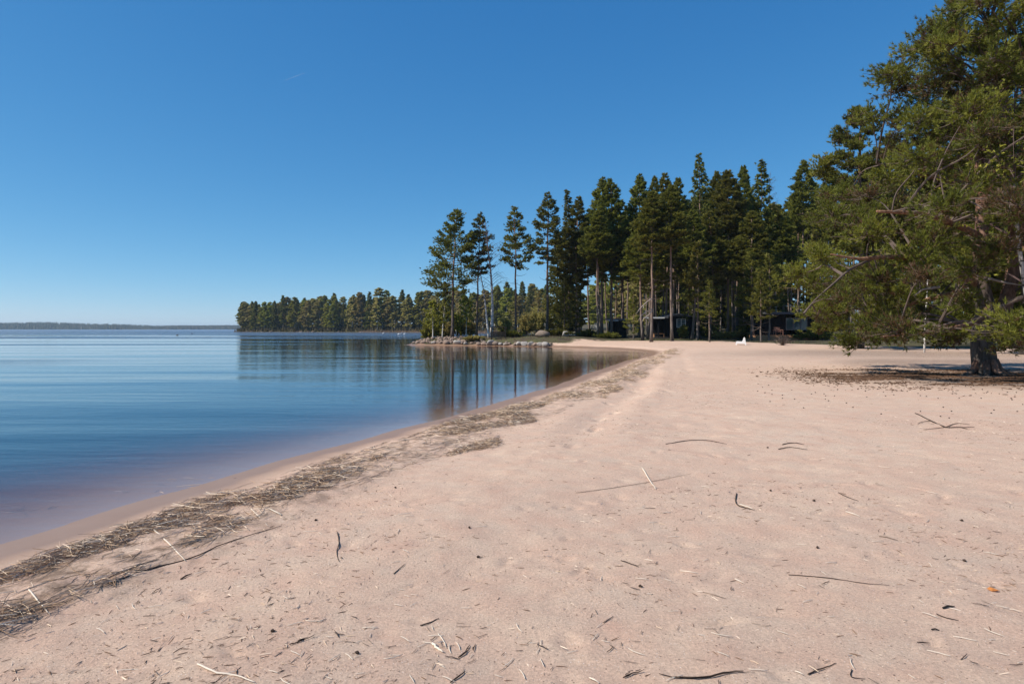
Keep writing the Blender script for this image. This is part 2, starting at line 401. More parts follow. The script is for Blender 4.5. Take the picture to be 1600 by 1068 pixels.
def addattr(me, name, arr):
    a = me.attributes.new(name, 'FLOAT', 'POINT'); a.data.foreach_set('value', np.asarray(arr, np.float32).ravel())
wob = 0.35 * (fbm(X * 1.3, Y * 1.3, 61, 3) - 0.45)
addattr(ground.data, 'shore', np.clip((D + wob * 1.6) / 1.5, 0, 1))
def forest_mask(X, Y, D):
    # sand reaches to about 75 m; on the right the heath comes closer
    edge = np.interp(X, [-20, 3, 8, 14, 22, 30, 40, 60, 200], [40, 72, 77, 74, 69, 54, 43, 36, 34])
    f = ss(-4, 5, Y - edge)
    f = np.maximum(f * ss(0.6, 2.5, D), ss(-60, -50, D) * ss(150, 180, Y))
    return np.maximum(f, ss(.2, 1.0, D) * ss(76, 78.5, Y) * (1 - ss(1, 7, X)))
FM = forest_mask(X, Y, D)
addattr(ground.data, 'forest', FM)
WR = ss(1.15, 1.5, D + wob) * (1 - ss(2.3, 3.0, D + wob)) * (1 - ss(26, 42, Y)) * ss(0.30, 0.55, fbm(X * 0.7, Y * 0.7, 41, 3) + 0.1)
addattr(ground.data, 'wrack', WR)
LI_SHADE = np.exp(-(((X - 16.4) / 7.0) ** 2 + ((Y - 20.0) / 4.2) ** 2) ** 2.2) * 1.35  # litter under the old pine, widened and strengthened to paint in its shadow
LI_SHADE = np.maximum(LI_SHADE, 0.75 * np.exp(-(((X - 22) / 9) ** 2 + ((Y - 40) / 8.0) ** 2) ** 1.5))
LI_SHADE = np.maximum(LI_SHADE, 0.8 * ss(24, 30, Y) * ss(0.48, 0.60, X / np.maximum(Y, 1) + 0.1 * fbm(X * .2, Y * .2, 9, 3)) * (1 - 0.6 * ss(30, 34, Y)))
addattr(ground.data, 'litter_shade', LI_SHADE)

# ------------------------------------------------------------------ lake
def water_material():
    m = N('lake_water')
    P = m.coord('Object')
    sp = m.n('ShaderNodeSeparateXYZ'); m.l(P, sp.inputs[0])
    # wind areas: far out the lake is ruffled, nearer it is nearly calm
    patch = m.noise(m.coord('Object', (0.10, 1.0, 1), (0, 0, R(-2))), 0.045, 3, 0.5)
    far = m.n('ShaderNodeMapRange'); far.inputs['From Min'].default_value = 120; far.inputs['From Max'].default_value = 420
    m.l(sp.outputs[1], far.inputs['Value'])
    wind = m.ramp(m.math('ADD', patch, m.math('MULTIPLY', far.outputs[0], 0.22)), [(0.53, (0.0, 0.0, 0.0)), (0.60, (1, 1, 1))])
    al1 = m.n('ShaderNodeMapRange'); al1.inputs['From Min'].default_value = 105; al1.inputs['From Max'].default_value = 135; m.l(sp.outputs[1], al1.inputs['Value'])
    al2 = m.n('ShaderNodeMapRange'); al2.inputs['From Min'].default_value = -22; al2.inputs['From Max'].default_value = -40; m.l(sp.outputs[0], al2.inputs['Value'])
    wind = m.math('MULTIPLY', wind, m.math('MAXIMUM', al1.outputs[0], m.math('MULTIPLY', al2.outputs[0], .6)))
    swell = m.noise(m.coord('Object', (0.18, 1.0, 1), (0, 0, R(8))), 1.1, 2, 0.5)
    rip = m.noise(m.coord('Object', (0.30, 1.0, 1), (0, 0, R(-12))), 4.5, 3, 0.55)
    fine = m.noise(m.coord('Object', (0.6, 1.0, 1), (0, 0, R(28))), 16.0, 2, 0.5)
    lsw = m.noise(m.coord('Object', (0.22, 1.0, 1), (0, 0, R(4))), 0.16, 2, 0.5)
    # the sandy bay behind the spit lies sheltered
    sh = m.n('ShaderNodeMapRange'); sh.inputs['From Min'].default_value = -9; sh.inputs['From Max'].default_value = 2; sh.inputs['To Min'].default_value = 1; sh.inputs['To Max'].default_value = .22
    m.l(sp.outputs[0], sh.inputs['Value'])
    lsw = m.math('MULTIPLY', lsw, sh.outputs[0]); swell = m.math('MULTIPLY', swell, sh.outputs[0])
    n0 = m.bump(lsw, 0.10, 1.0)
    n1 = m.bump(swell, 0.015, 0.9, n0)
    n2 = m.bump(rip, 0.0055, 0.9, n1)
    n3 = m.bump(m.math('MULTIPLY', fine, 1.0), 0.0011, 1.0, n2)
    n4 = m.bump(m.math('MULTIPLY', rip, wind), 0.16, 1.0, n3)
    fr = m.n('ShaderNodeFresnel'); 
    # light leaves the unrefracted straight path with the same loss as it enters: no false total reflection from below
    geo = m.n('ShaderNodeNewGeometry'); ior = m.math('ADD', m.math('MULTIPLY', geo.outputs['Backfacing'], 1 / 1.37 - 1.37), 1.37); m.l(ior, fr.inputs[0])
    m.l(n4, fr.inputs['Normal'])
    gl = m.n('ShaderNodeBsdfGlossy'); gl.inputs['Roughness'].default_value = 0.02; gl.inputs[0].default_value = (1, 1, 1, 1); m.l(n4, gl.inputs['Normal']); m.l(m.math('ADD', m.math('MULTIPLY', wind, .32), .02), gl.inputs['Roughness'])
    tr = m.n('ShaderNodeBsdfTransparent')
    x = m.n('ShaderNodeMixShader'); m.l(fr.outputs[0], x.inputs[0]); m.l(tr.outputs[0], x.inputs[1]); m.l(gl.outputs[0], x.inputs[2])
    m.surf(x.outputs[0])
    va = m.n('ShaderNodeVolumeAbsorption'); va.inputs['Color'].default_value = (0.62, 0.40, 0.16, 1); va.inputs['Density'].default_value = 0.9
    m.l(va.outputs[0], m.out.inputs['Volume'])
    return m.m
lk = MB(); lk.box((-6500, -250, -12), (6500, 7200, 0.0))
lake = lk.build('lake_water', water_material()); tag(lake, kind='structure')

# ------------------------------------------------------------------ trees
def tufts(mb, P, Dr, n, ln, wd, spread, g, rlo=0.0, rhi=1.0, tint=None):
    """n thin needle-cluster triangles fanning out from each twig end."""
    P = np.asarray(P); Dr = np.asarray(Dr); K = len(P)
    if K == 0: return
    if tint is None: tint = g.uniform(rlo, rhi, K)
    dirs = Dr[:, None] + spread * g.normal(size=(K, n, 3)); dirs /= np.linalg.norm(dirs, axis=2, keepdims=True) + 1e-9
    side = np.cross(dirs, g.normal(size=(K, n, 3))); side /= np.linalg.norm(side, axis=2, keepdims=True) + 1e-9
    L = ln * g.uniform(0.6, 1.2, (K, n, 1))
    base = P[:, None] - dirs * L * 0.12 + g.normal(size=(K, n, 3)) * ln * 0.10
    v = np.stack([base + side * wd, base - side * wd, base + dirs * L], 2).reshape(-1, 3)
    r = np.repeat(np.clip(tint[:, None] + g.normal(size=(K, n)) * 0.12, 0, 1).ravel(), 3)
    mb.add(v, np.arange(len(v)).reshape(-1, 3), None, r)

def conifer(seed, h, cb, rad, kind='pine', nb=60, per=45, tl=0.32, tw=0.055, nt=7, tr=None, side=None, lean=(0, 0), stubs=0, rag=1.0):
    """Meshes (trunk, branches, crown) of one conifer with its base at the origin."""
    g = np.random.default_rng(seed)
    tr = tr or h * 0.0078
    zs = np.linspace(-0.3, h, 12); u = np.clip(zs / h, 0, 1)
    bow = g.normal(size=2) * 0.012 * h
    cx = lean[0] * u + bow[0] * np.sin(u * 3.1) + g.normal(size=12) * 0.04; cy = lean[1] * u + bow[1] * np.sin(u * 3.1)
    T = MB(); rr = tr * (1.0 - 0.82 * u) * (1 + 0.45 * np.exp(-np.maximum(zs, 0) / 0.35)); rr[-1] = 0.02
    T.tube(np.stack([cx, cy, zs], 1), rr, 8)
    B = MB(); C = MB(); Ps = []; Ds = []
    for i in range(nb + stubs):
        stub = i >= nb
        if stub: q = g.uniform(0.4 * cb, cb); z = q * h; uu = 0
        else:
            uu = (i + g.random()) / nb; uu = uu ** (0.9 if kind == 'pine' else 1.0); z = h * (cb + (1 - cb) * uu)
        az = i * 2.399 + g.normal() * 0.5
        if kind == 'pine':
            prof = (1 - uu) ** 0.75 * (0.45 + 0.55 * ss(0, 0.22, uu)); el = -0.18 + 0.75 * uu + g.normal() * 0.14
            L = rad * prof * g.uniform(1 - 0.52 * rag, 1.18)
        else:
            prof = (1 - uu) ** 0.72 * (0.6 + 0.4 * ss(0, 0.1, uu)); el = -0.35 + 0.75 * uu + g.normal() * 0.08
            L = rad * prof * g.uniform(0.75, 1.12)
        if side is not None and not stub:
            L *= 1 + side[1] * math.cos(az - side[0]) * (1 - uu)
        if stub: L = g.uniform(0.5, 1.8); el = g.uniform(-0.5, 0.2)
        L = max(L, 0.18)
        bx = np.interp(z, zs, cx); by = np.interp(z, zs, cy)
        t = np.linspace(0, 1, 5)
        dz = math.sin(el) * L * t + (0.16 if kind == 'pine' else 0.12) * L * t ** 2.5 - (0.05 if kind == 'pine' else 0.18) * L * np.sin(t * 3.14)
        hx = math.cos(el) * L * t
        wig = g.normal() * 0.12 * L * t ** 2
        px = bx + math.cos(az) * hx - math.sin(az) * wig; py = by + math.sin(az) * hx + math.cos(az) * wig
        pts = np.stack([px, py, z + dz], 1)
        B.tube(pts, np.linspace(max(0.014 * L + 0.012, 0.02), 0.008, 5), 3, 0.5, False)
        if stub: continue
        K = max(4, int(per * L / rad * g.uniform(0.7, 1.2)) + 3)
        s = g.random(K) ** (0.55 if kind == 'pine' else 0.8); s = (0.30 if kind == 'pine' else 0.12) + (0.70 if kind == 'pine' else 0.88) * s
        base = np.stack([np.interp(s, t, pts[:, k]) for k in range(3)], 1)
        lat = g.normal(size=K) * (0.25 * L + 0.12) * (1.15 - s * 0.7)
        fwd = np.abs(lat) * 0.5
        off = np.stack([-math.sin(az) * lat + math.cos(az) * fwd, math.cos(az) * lat + math.sin(az) * fwd,
                        g.normal(size=K) * (0.065 if kind == 'pine' else 0.05) * (L * 0.5 + 0.4) + (0.03 if kind == 'pine' else -0.35) * np.abs(lat)], 1)
        Ps.append(base + off)
        dd = off / (np.linalg.norm(off, axis=1, keepdims=True) + 1e-6) * 0.6 + np.array([math.cos(az), math.sin(az), 0]) * 0.6 + np.array([0, 0, 0.45 if kind == 'pine' else -0.15])
        Ds.append(dd)
    zz = g.uniform(0.93, 1.0, 8) * h
    Ps.append(np.stack([np.interp(zz, zs, cx), np.interp(zz, zs, cy), zz], 1)); Ds.append(np.tile([0, 0, 1.0], (8, 1)))
    tufts(C, np.vstack(Ps), np.vstack(Ds), nt, tl, tw, 0.55 if kind == 'pine' else 0.45, g)
    return T, B, C

def birch(seed, h, cb, rad, nb=34, per=40, leaf=0.07, leaves=True, tr=None, lean=(0, 0), twigk=9, dens=1.0):
    g = np.random.default_rng(seed); tr = tr or h * 0.009
    zs = np.linspace(-0.3, h, 12); u = np.clip(zs / h, 0, 1); ph = g.uniform(0, 6)
    cx = lean[0] * u + 0.02 * h * np.sin(u * 4 + ph) - 0.02 * h * math.sin(ph); cy = lean[1] * u + 0.015 * h * np.sin(u * 3)
    T = MB(); T.tube(np.stack([cx, cy, zs], 1), np.maximum(tr * (1 - 0.9 * u), 0.012), 7)
    B = MB(); C = MB(); Ps = []; Ds = []
    for i in range(nb):
        uu = (i + g.random()) / nb; z = h * (cb + (1 - cb) * uu * 0.98); az = i * 2.399 + g.normal() * 0.4
        L = max(0.3, rad * (1 - uu) ** 0.5 * (0.5 + 0.5 * ss(0, 0.3, uu)) * g.uniform(0.6, 1.25)); el = 0.75 + 0.3 * uu
        t = np.linspace(0, 1, 6)
        hx = math.cos(el) * L * t ** 1.0 * 1.25; dz = math.sin(el) * L * t * 1.1 - 0.35 * L * t ** 2.5
        bx = np.interp(z, zs, cx); by = np.interp(z, zs, cy)
        pts = np.stack([bx + math.cos(az) * hx, by + math.sin(az) * hx, z + dz], 1)
        B.tube(pts, np.linspace(0.010 * L + 0.010, 0.006, 6), 3, 0.5, False)
        for k in range(twigk):
            s = g.uniform(0.25, 1); p = np.array([np.interp(s, t, pts[:, c]) for c in range(3)])
            d = g.normal(size=3) * 0.6 + np.array([math.cos(az), math.sin(az), 0.1]); d /= np.linalg.norm(d)
            l2 = L * g.uniform(0.18, 0.42)
            q = np.array([p, p + d * l2 * 0.5 + [0, 0, 0.03], p + d * l2 + np.array([0, 0, -0.22 * l2])])
            B.tube(q, [0.008, 0.006, 0.003], 3, 0.5, False)
            K = int(per / twigk * dens * g.uniform(0.5, 1.5)) + 1
            ts = g.random(K)[:, None]
            Ps.append(q[0] * (1 - ts) + q[2] * ts + g.normal(size=(K, 3)) * 0.05); Ds.append(np.tile(d, (K, 1)))
    if leaves:
        tufts(C, np.vstack(Ps), np.vstack(Ds) * 0.4 + [0, 0, -0.3], 2, leaf * 1.6, leaf * 0.55, 0.9, g)
    return T, B, C

class Proto:
    def __init__(s, name, T, B, C, mt, mb_, mc, h):
        s.name = name; s.h = h
        s.parts = [('trunk', T.mesh('trunk', mt, True))]
        s.parts.append(('branches', B.mesh('branches', mb_)))
        if C.n: s.parts.append(('crown', C.mesh('crown', mc)))
    def place(s, x, y, z=None, h=None, wide=1.0, rz=None, label='', cat='tree', group=None, name=None):
        k = (h or s.h) / s.h
        r = empty(name or s.name, (x, y, (h1(x, y) if z is None else z)), random.uniform(0, 6.28) if rz is None else rz)
        r.scale = (k * wide, k * wide, k)
        tag(r, label, cat, group)
        for n, me in s.parts: link(n, me, r)
        return r
def P_(T3, kind, h, name, far=False, leafm=None):
    if kind == 'pine': return Proto(name, *T3, M['bark_far'] if far else M['bark'], M['twig'], leafm or M['needles'], h)
    if kind == 'spruce': return Proto(name, *T3, M['bark_far'], M['twig'], leafm or M['spruce'], h)
    return Proto(name, *T3, M['birch'], M['purple_twig'], leafm or M['birch_leaf'], h)

PINES = [P_(conifer(100 + i, 21, cb, rd, 'pine', 96, 100, 0.30, 0.042, 11, stubs=12, rag=0.7), 'pine', 21, 'pine_tree', True)
         for i, (cb, rd) in enumerate([(0.50, 2.8), (0.42, 3.1), (0.55, 2.5), (0.36, 3.0), (0.60, 2.6), (0.46, 2.5)])]
SPRUCES = [P_(conifer(200 + i, 20, 0.04, rd, 'spruce', 130, 74, 0.30, 0.042, 10), 'spruce', 20, 'spruce_tree') for i, rd in enumerate([2.7, 2.2, 3.1])]
YOUNG = [P_(conifer(220 + i, 7, cb, 1.5, 'pine', 44, 34, 0.26, 0.03, 8, tr=0.085, stubs=6), 'pine', 7, 'young_pine', True) for i, cb in enumerate([0.12, 0.3, 0.4])]
DEEP = [P_(conifer(240 + i, 20, cb, 2.4, 'pine', 44, 34, 0.46, 0.09, 5, stubs=6), 'pine', 20, 'pine_tree', True) for i, cb in enumerate([0.62, 0.68, 0.58])]
BIRCH = [P_(birch(300 + i, 16, 0.28, 2.6, 40, 60, 0.10), 'birch', 16, 'birch_tree') for i in range(2)]
BUDDING = [P_(birch(310 + i, 16, 0.25, 3.0, 46, 60, 0.10), 'birch', 16, 'birch_tree', leafm=M['bud']) for i in range(2)]
# coarser copies for the wood half a kilometre away
FAR = {'pine': P_(conifer(400, 22, 0.22, 3.2, 'pine', 56, 44, 0.9, 0.26, 5), 'pine', 22, 'pine_tree', True),
       'spruce': P_(conifer(401, 22, 0.08, 3.0, 'spruce', 70, 40, 0.85, 0.24, 5), 'spruce', 22, 'spruce_tree'),
       'birch': P_(birch(402, 20, 0.10, 3.9, 48, 150, 0.36, twigk=5), 'birch', 20, 'birch_tree'),
       'birch2': P_(birch(403, 20, 0.08, 4.2, 52, 150, 0.36, twigk=5), 'birch', 20, 'birch_tree', leafm=M['bud'])}

def at(px, Y): return (px - 800.0) / F * Y
def hgt(py, Y, x): return (514.0 - py) / F * Y + H - h1(x, Y)

LATE = []
# --- the four tall pines, the bare birch and the saplings on the spit
def single(name, T3, mt, mb_, mc, px, Y, label, cat, group=None):
    x = at(px, Y); pr = Proto(name, *T3, mt, mb_, mc, 1.0)
    return pr.place(x, Y, None, 1.0, 1.0, 0.0, label, cat, group)
SG = 'tall trees on the stony spit'
x = at(708, 83)
single('pine_tree', conifer(501, hgt(328, 83, x), 0.36, 4.3, 'pine', 84, 125, 0.26, 0.030, 12, tr=0.19, side=(3.3, 0.14), stubs=8, lean=(0.6, 0)), M['bark'], M['twig'], M['needles'], 707, 83,
       'broad ragged pine on the spit with boughs sweeping down towards the lake', 'tree', SG)
x = at(746, 84)
single('pine_tree', conifer(502, hgt(335, 84, x), 0.52, 2.5, 'pine', 56, 84, 0.26, 0.030, 12, tr=0.14, stubs=14, lean=(0.4, 0)), M['bark'], M['twig'], M['needles'], 745, 84,
       'slim pine on the spit standing close to the bare leafless birch', 'tree', SG)
x = at(806, 83)
single('pine_tree', conifer(503, hgt(324, 83, x), 0.52, 2.55, 'pine', 54, 90, 0.26, 0.030, 12, tr=0.15, stubs=10, lean=(-0.2, 0)), M['bark'], M['twig'], M['needles'], 806, 83,
       'lone slender pine with open sky on both sides behind the wooden swing frame', 'tree', SG)
x = at(768, 82)
single('bare_birch', birch(504, hgt(346, 82, x), 0.33, 3.0, 46, 30, 0.1, False, tr=0.21, lean=(-0.5, 0), twigk=12), M['birch'], M['purple_twig'], None, 768, 82,
       'leafless white-stemmed birch with purple twigs beside the wooden swing frame', 'tree', SG)
single('bare_birch', birch(505, 9.5, 0.4, 1.6, 16, 10, 0.1, False, tr=0.14, lean=(-1.7, 0), twigk=6), M['birch'], M['purple_twig'], None, 764, 81.6,
       'short white birch stem leaning away from the bare birch beside the swing frame', 'tree', SG)
x = at(856, 86)
single('pine_tree', conifer(506, hgt(302, 86, x), 0.50, 2.9, 'pine', 72, 100, 0.26, 0.032, 12, tr=0.19, stubs=10), M['bark'], M['twig'], M['needles'], 855, 86,
       'tall pine with a bare reddish trunk standing first at the edge of the forest', 'tree', SG)
for i, (px, Y_, top, lab) in enumerate(((676, 84, 470, 'thin yellow-green birch sapling nearest the stony tip of the spit'),
        (691, 83.5, 442, 'pale twin-stemmed young birch just left of the broad spit pine'),
        (728, 84.5, 462, 'small crooked birch growing between the broad pine and the slim pine'),
        (713, 85, 490, 'little birch with white stem hugging the trunk of the broad spit pine'))):
    x = at(px, Y_); hh = hgt(top, Y_, x)
    single('birch_tree', birch(520 + i, hh, 0.25, 1.7 if hh > 4 else 1.1, 24, 70, 0.11, True, tr=0.07, lean=(0.3 - 0.2 * i, 0), twigk=7), M['birch'], M['purple_twig'], M['birch_leaf'], px, Y_, lab, 'tree', 'young birches on the spit')
for i, (px, Y_, hh, rr, lab) in enumerate(((668, 86, 2.6, .7, 'yellow-green bush lowest on the stony tip of the spit'), (684, 87, 3.6, .8, 'tall yellow-green bush between the spit saplings'), (699, 86.5, 2.4, .8, 'small leafy bush left of the broad spit pine'),
        (720, 87, 3.2, .9, 'yellow-green bush right behind the broad spit pine'), (736, 86.5, 2.2, .8, 'leafy bush between the crooked birch and the slim pine'), (790, 88, 2.6, 1.0, 'olive bush behind the wooden swing frame'), (822, 90, 3.2, 1.1, 'olive bush right of the lone slender pine'), (838, 90, 4.0, 1.2, 'tall olive bush just before the forest edge'))):
    LATE.append((px, Y_, 'bush', lab, hh, rr, 46, 'purple_twig', 'birch_leaf' if 'yellow' in lab else 'bud', 600 + i))
x = at(655, 87)
single('bare_birch', birch(530, hgt(432, 87, x), 0.3, 2.0, 20, 14, 0.085, False, tr=0.05, lean=(-0.8, 0), twigk=10), M['birch'], M['purple_twig'], None, 688, 87,
       'wispy leafless birch top showing against the sky behind the spit saplings', 'tree')

# --- the forest edge: photo x, photo y of the top, distance, kind, label
EDGE = [
 (872, 360, 92, 's1', 'dark spruce wedged between the first edge pine and the next two tops', .9),
 (886, 296, 90, 's1', 'dense dark conifer with pointed top, second from the spit along the forest edge', .95),
 (905, 309, 89, 'p3', 'pine with reddish trunk leaning against the dense dark pointed conifer', 1),
 (921, 330, 96, 'p0', 'half-hidden pine behind the ragged twin-topped pair', .9),
 (941, 279, 88, 'p1', 'bushy tall pine, the lakeward one of the twin-topped pair', 1.1),
 (955, 281, 87, 'p3', 'bushy pine with a hooked bough, forest side of the twin-topped pair', 1.2),
 (975, 335, 95, 'p5', 'lower pine filling the notch beside the hooked-bough pine', 1),
 (999, 274, 88, 'p1', 'olive pine rising directly above the broken pale boughs', 1.05),
 (1012, 330, 80, 'p3', 'olive green pine with foliage low over the left cabin eave', 1),
 (1023, 277, 92, 'p5', 'thin dark top between two fuller pines above the black cabin', .8),
 (1038, 272, 86, 'p3', 'full pine straight behind the black cabin roof', 1),
 (1060, 279, 94, 'p2', 'grey-green slim pine left of the tallest tree', .9),
 (1074, 320, 86, 'p0', 'pine in the shade of the tallest tree with pale long trunk', .9),
 (1092, 240, 86, 's2', 'tallest tree of the forest edge with a tapering layered crown', 1.0),
 (1108, 330, 82, 'p1', 'mid-height pine under the right flank of the tallest tree', 1),
 (1121, 269, 91, 'p4', 'pine top just right of the tallest tree', .85),
 (1137, 268, 84, 'p4', 'pine with a long bare trunk lit red above the heath', 1.05),
 (1152, 300, 90, 'p5', 'slender pine behind the long red-trunked pine', .9),
 (1161, 261, 95, 'p2', 'dark pine top left of the pale green giant', .9),
 (1190, 251, 84, 's0', 'wide pale green conifer, broadest of the forest edge', 1.15),
 (1176, 330, 80, 'p1', 'pine in front of the broad pale green conifer', 1.1),
 (1205, 320, 88, 'p3', 'dark pine under the grey leafless birch top', 1.1),
 (1228, 340, 84, 'p1', 'shaded pine left of the lone small dark top', 1.1),
 (1257, 252, 96, 'p4', 'small dark crown standing alone against the sky beside the huge old pine', 1.0),
 (1275, 340, 90, 's1', 'spruce half swallowed by the huge old pine crown', 1.0),
]
for px, top, Y_, k, lab, wd in EDGE:
    x = at(px, Y_); pr = {'p': PINES, 's': SPRUCES}[k[0]][int(k[1])]
    pr.place(x, Y_, None, hgt(top, Y_, x), wd * pr.h / hgt(top, Y_, x) * (1.05), None, lab, 'tree', 'trees along the forest edge')
for px, top, Y_, lab in ((1213, 268, 93, 'grey leafless birch behind the pale green conifer'), (1290, 245, 90, 'leafless birch just showing above the low flank of the old pine')):
    x = at(px, Y_); single('bare_birch', birch(540 + px, hgt(top, Y_, x), 0.4, 3.2, 46, 30, .1, False, tr=0.15, twigk=12), M['birch'], M['purple_twig'], None, px, Y_, lab, 'tree')
# low trees along the front edge
for px, top, Y_, k, lab in ((1109, 440, 68, 2, 'young pine with a straight bare lower stem between cabin and white chair'),
    (1189, 425, 67, 1, 'young pine standing in the sand behind the white chair'),
    (1202, 400, 73, 2, 'young pine with a dark trunk left of the wooden deck'),
    (1174, 395, 74, 1, 'young pine with a pale trunk between the heath mound and the deck'),
    (990, 452, 80, 0, 'bright green young pine covering the gap between shed and cabin'),
    (1089, 380, 76, 2, 'pine sapling with a reddish stem at the right cabin corner'),
    (900, 430, 86, 0, 'bushy low pine left of the grey boulders in the grass'),
    (882, 440, 84, 0, 'low olive pine at the corner of the sandy bay')):
    x = at(px, Y_); YOUNG[k].place(x, Y_, None, hgt(top, Y_, x), 1.0, None, lab, 'tree', 'young pines at the edge of the sand')
# long bare trunks in front of the cabins
TR = [(1018, 71, 300, 'p4', 'pine with broken bare boughs reaching left in front of the black cabin'),
      (1004, 76, 345, 'p0', 'pine trunk just left of the cabin eave'), (1050, 72, 290, 'p4', 'dark pine trunk standing before the cabin between porch and window'),
      (1081, 80, 330, 'p2', 'dark trunk at the right end of the cabin'), (935, 84, 330, 'p4', 'pale straight trunk, left one of a close pair by the shed'),
      (941, 85, 320, 'p2', 'pale straight trunk, right one of a close pair by the shed'), (972, 96, 345, 'p4', 'pale trunk rising behind the small shed'),
      (1190, 88, 345, 'p2', 'grey trunk behind the young pine near the white chair')]
for px, Y_, top, k, lab in TR:
    x = at(px, Y_); hh = hgt(top, Y_, x)
    PINES[int(k[1])].place(x, Y_, None, hh, 0.95 * 21 / hh, None, lab, 'tree', 'pines in front of and beside the cabins')
# broken bare boughs
x0 = at(1018, 71); bz = lambda py: (514 - py) / F * 71 + H
bb = empty('broken_boughs', (x0, 71, h1(x0, 71)))
tag(bb, 'two long pale dead boughs hanging off the pine left of the black cabin', 'dead branch')
for pts in (((1018, 466), (1009, 472), (998, 482), (991, 491)), ((1019, 483), (1008, 487), (1000, 493), (995, 501)), ((1019, 485), (1012, 492), (1004, 497), (999, 505))):
    b = MB(); b.tube([(at(p[0], 71) - x0, -0.3 - 0.2 * i, bz(p[1]) - h1(x0, 71)) for i, p in enumerate(pts)], [0.06, 0.05, 0.035, 0.012], 5)
    b.build('bough', M['grey_twig'], bb, True)

# --- deeper forest
n = 0; g2 = np.random.default_rng(55)
pts = []
while n < 185:
    Y_ = 90 + 75 * g2.random() ** 1.25; px = g2.uniform(862, 1700); x = at(px, Y_)
    if any((x - a) ** 2 + (Y_ - b) ** 2 < 5.5 for a, b in pts): continue
    if 940 < px < 1100 and Y_ < 92: continue
    if 1185 < px < 1290 and Y_ < 96: continue
    if float(sdist([x], [Y_])[0]) < 4: continue
    pts.append((x, Y_)); n += 1
    pr = DEEP[n % 3]
    top = np.interp(px, [862, 900, 950, 1000, 1100, 1200, 1300, 1700], [390, 345, 330, 315, 300, 310, 260, 200]) + g2.uniform(0, 50)
    hh = min(max(hgt(top, Y_, x), 12), 25)
    pr.place(x, Y_, None, hh, 1.0, None, 'slender pine among many alike in the dark forest interior', 'tree', 'pines crowding the dark forest interior')
for i in range(64):
    Y_ = g2.uniform(128, 172); px = g2.uniform(862, 1650); x = at(px, Y_)
    if float(sdist([x], [Y_])[0]) < 4: continue
    SPRUCES[i % 3].place(x, Y_, None, g2.uniform(9, 17), 1.3, None, 'shaded spruce filling the gaps between trunks in the forest interior', 'tree', 'spruces deep between the forest pines')
for i in range(16):
    Y_ = g2.uniform(104, 150); px = g2.uniform(868, 965); x = at(px, Y_)
    if float(sdist([x], [Y_])[0]) < 3: continue
    SPRUCES[i % 3].place(x, Y_, None, g2.uniform(9, 15), 1.3, None, 'shaded spruce behind the pale trunks at the lakeward end of the forest', 'tree', 'spruces behind the lakeward forest edge')
# --- land between the spit and the far wood, then the far point
def row(n, f, jit, spec):
    for i in range(n):
        t = (i + 0.5) / n; x, y = f(t); x += g2.uniform(-jit, jit); y += g2.uniform(-jit, jit)
        if float(sdist([x], [y])[0]) < 2.5: continue
        kind = g2.choice(list(spec), p=list(spec.values())); hh = {'pine': 19, 'spruce': 19, 'birch': 19, 'birch2': 19}[kind] * g2.uniform(0.85, 1.2)
        lab = {'pine': 'pine in the wood on the far shore across the bay', 'spruce': 'dark pointed spruce in the wood on the far shore', 'birch': 'yellow-green budding birch in the wood on the far shore', 'birch2': 'brownish leafless birch in the wood on the far shore'}[kind]
        hh *= 0.82 + 0.36 * float(vn(x * .035, y * .035, 5)); FAR[kind].place(x, y, None, hh, g2.uniform(0.95, 1.2) * (1.6 if kind[0] == 'b' else 1.1), None, lab, 'tree', {'pine': 'pines', 'spruce': 'spruces', 'birch': 'yellow-green birches', 'birch2': 'brown leafless birches'}[kind] + ' of the far shore wood')
mixd = {'pine': .24, 'spruce': .16, 'birch': .28, 'birch2': .32}
shore_far = SHORE[[i for i, p in enumerate(SHORE) if p[1] > 300 and p[1] < 455 and p[0] < 30]]
def along(off):
    def f(t):
        k = t * (len(shore_far) - 1); i = int(k); i2 = min(i + 1, len(shore_far) - 1); p = shore_far[i] * (1 - k + i) + shore_far[i2] * (k - i)
        return p[0] + off * 0.45, p[1] + off
    return f
row(58, along(5), 2.5, {'pine': .10, 'spruce': .10, 'birch': .40, 'birch2': .40}); row(52, along(13), 3, mixd); row(46, along(22), 4, mixd); row(34, along(36), 5, {'pine': .4, 'spruce': .35, 'birch': .1, 'birch2': .15})
mid_shore = lambda off: (lambda t: (np.interp(t, [0, .3, .6, 1], [26, 40, 38, 26]) + off, np.interp(t, [0, .3, .6, 1], [128, 180, 235, 300])))
row(16, mid_shore(0), 3, {'birch': .3, 'birch2': .5, 'spruce': .2, 'pine': 0}); row(14, mid_shore(9), 4, {'birch': .3, 'birch2': .3, 'spruce': .2, 'pine': .2}); row(12, mid_shore(20), 4, mixd)
for px, Y_ in ((820, 105), (833, 110), (842, 104), (850, 112), (862, 104), (868, 98)):
    x = at(px, Y_)
    BUDDING[px % 2].place(x, Y_, None, {820: 4.5, 833: 6}.get(px, 8.5), 1.0, None, 'thin budding birch behind the lone slender pine', 'tree', 'thin birches between the spit and the forest')

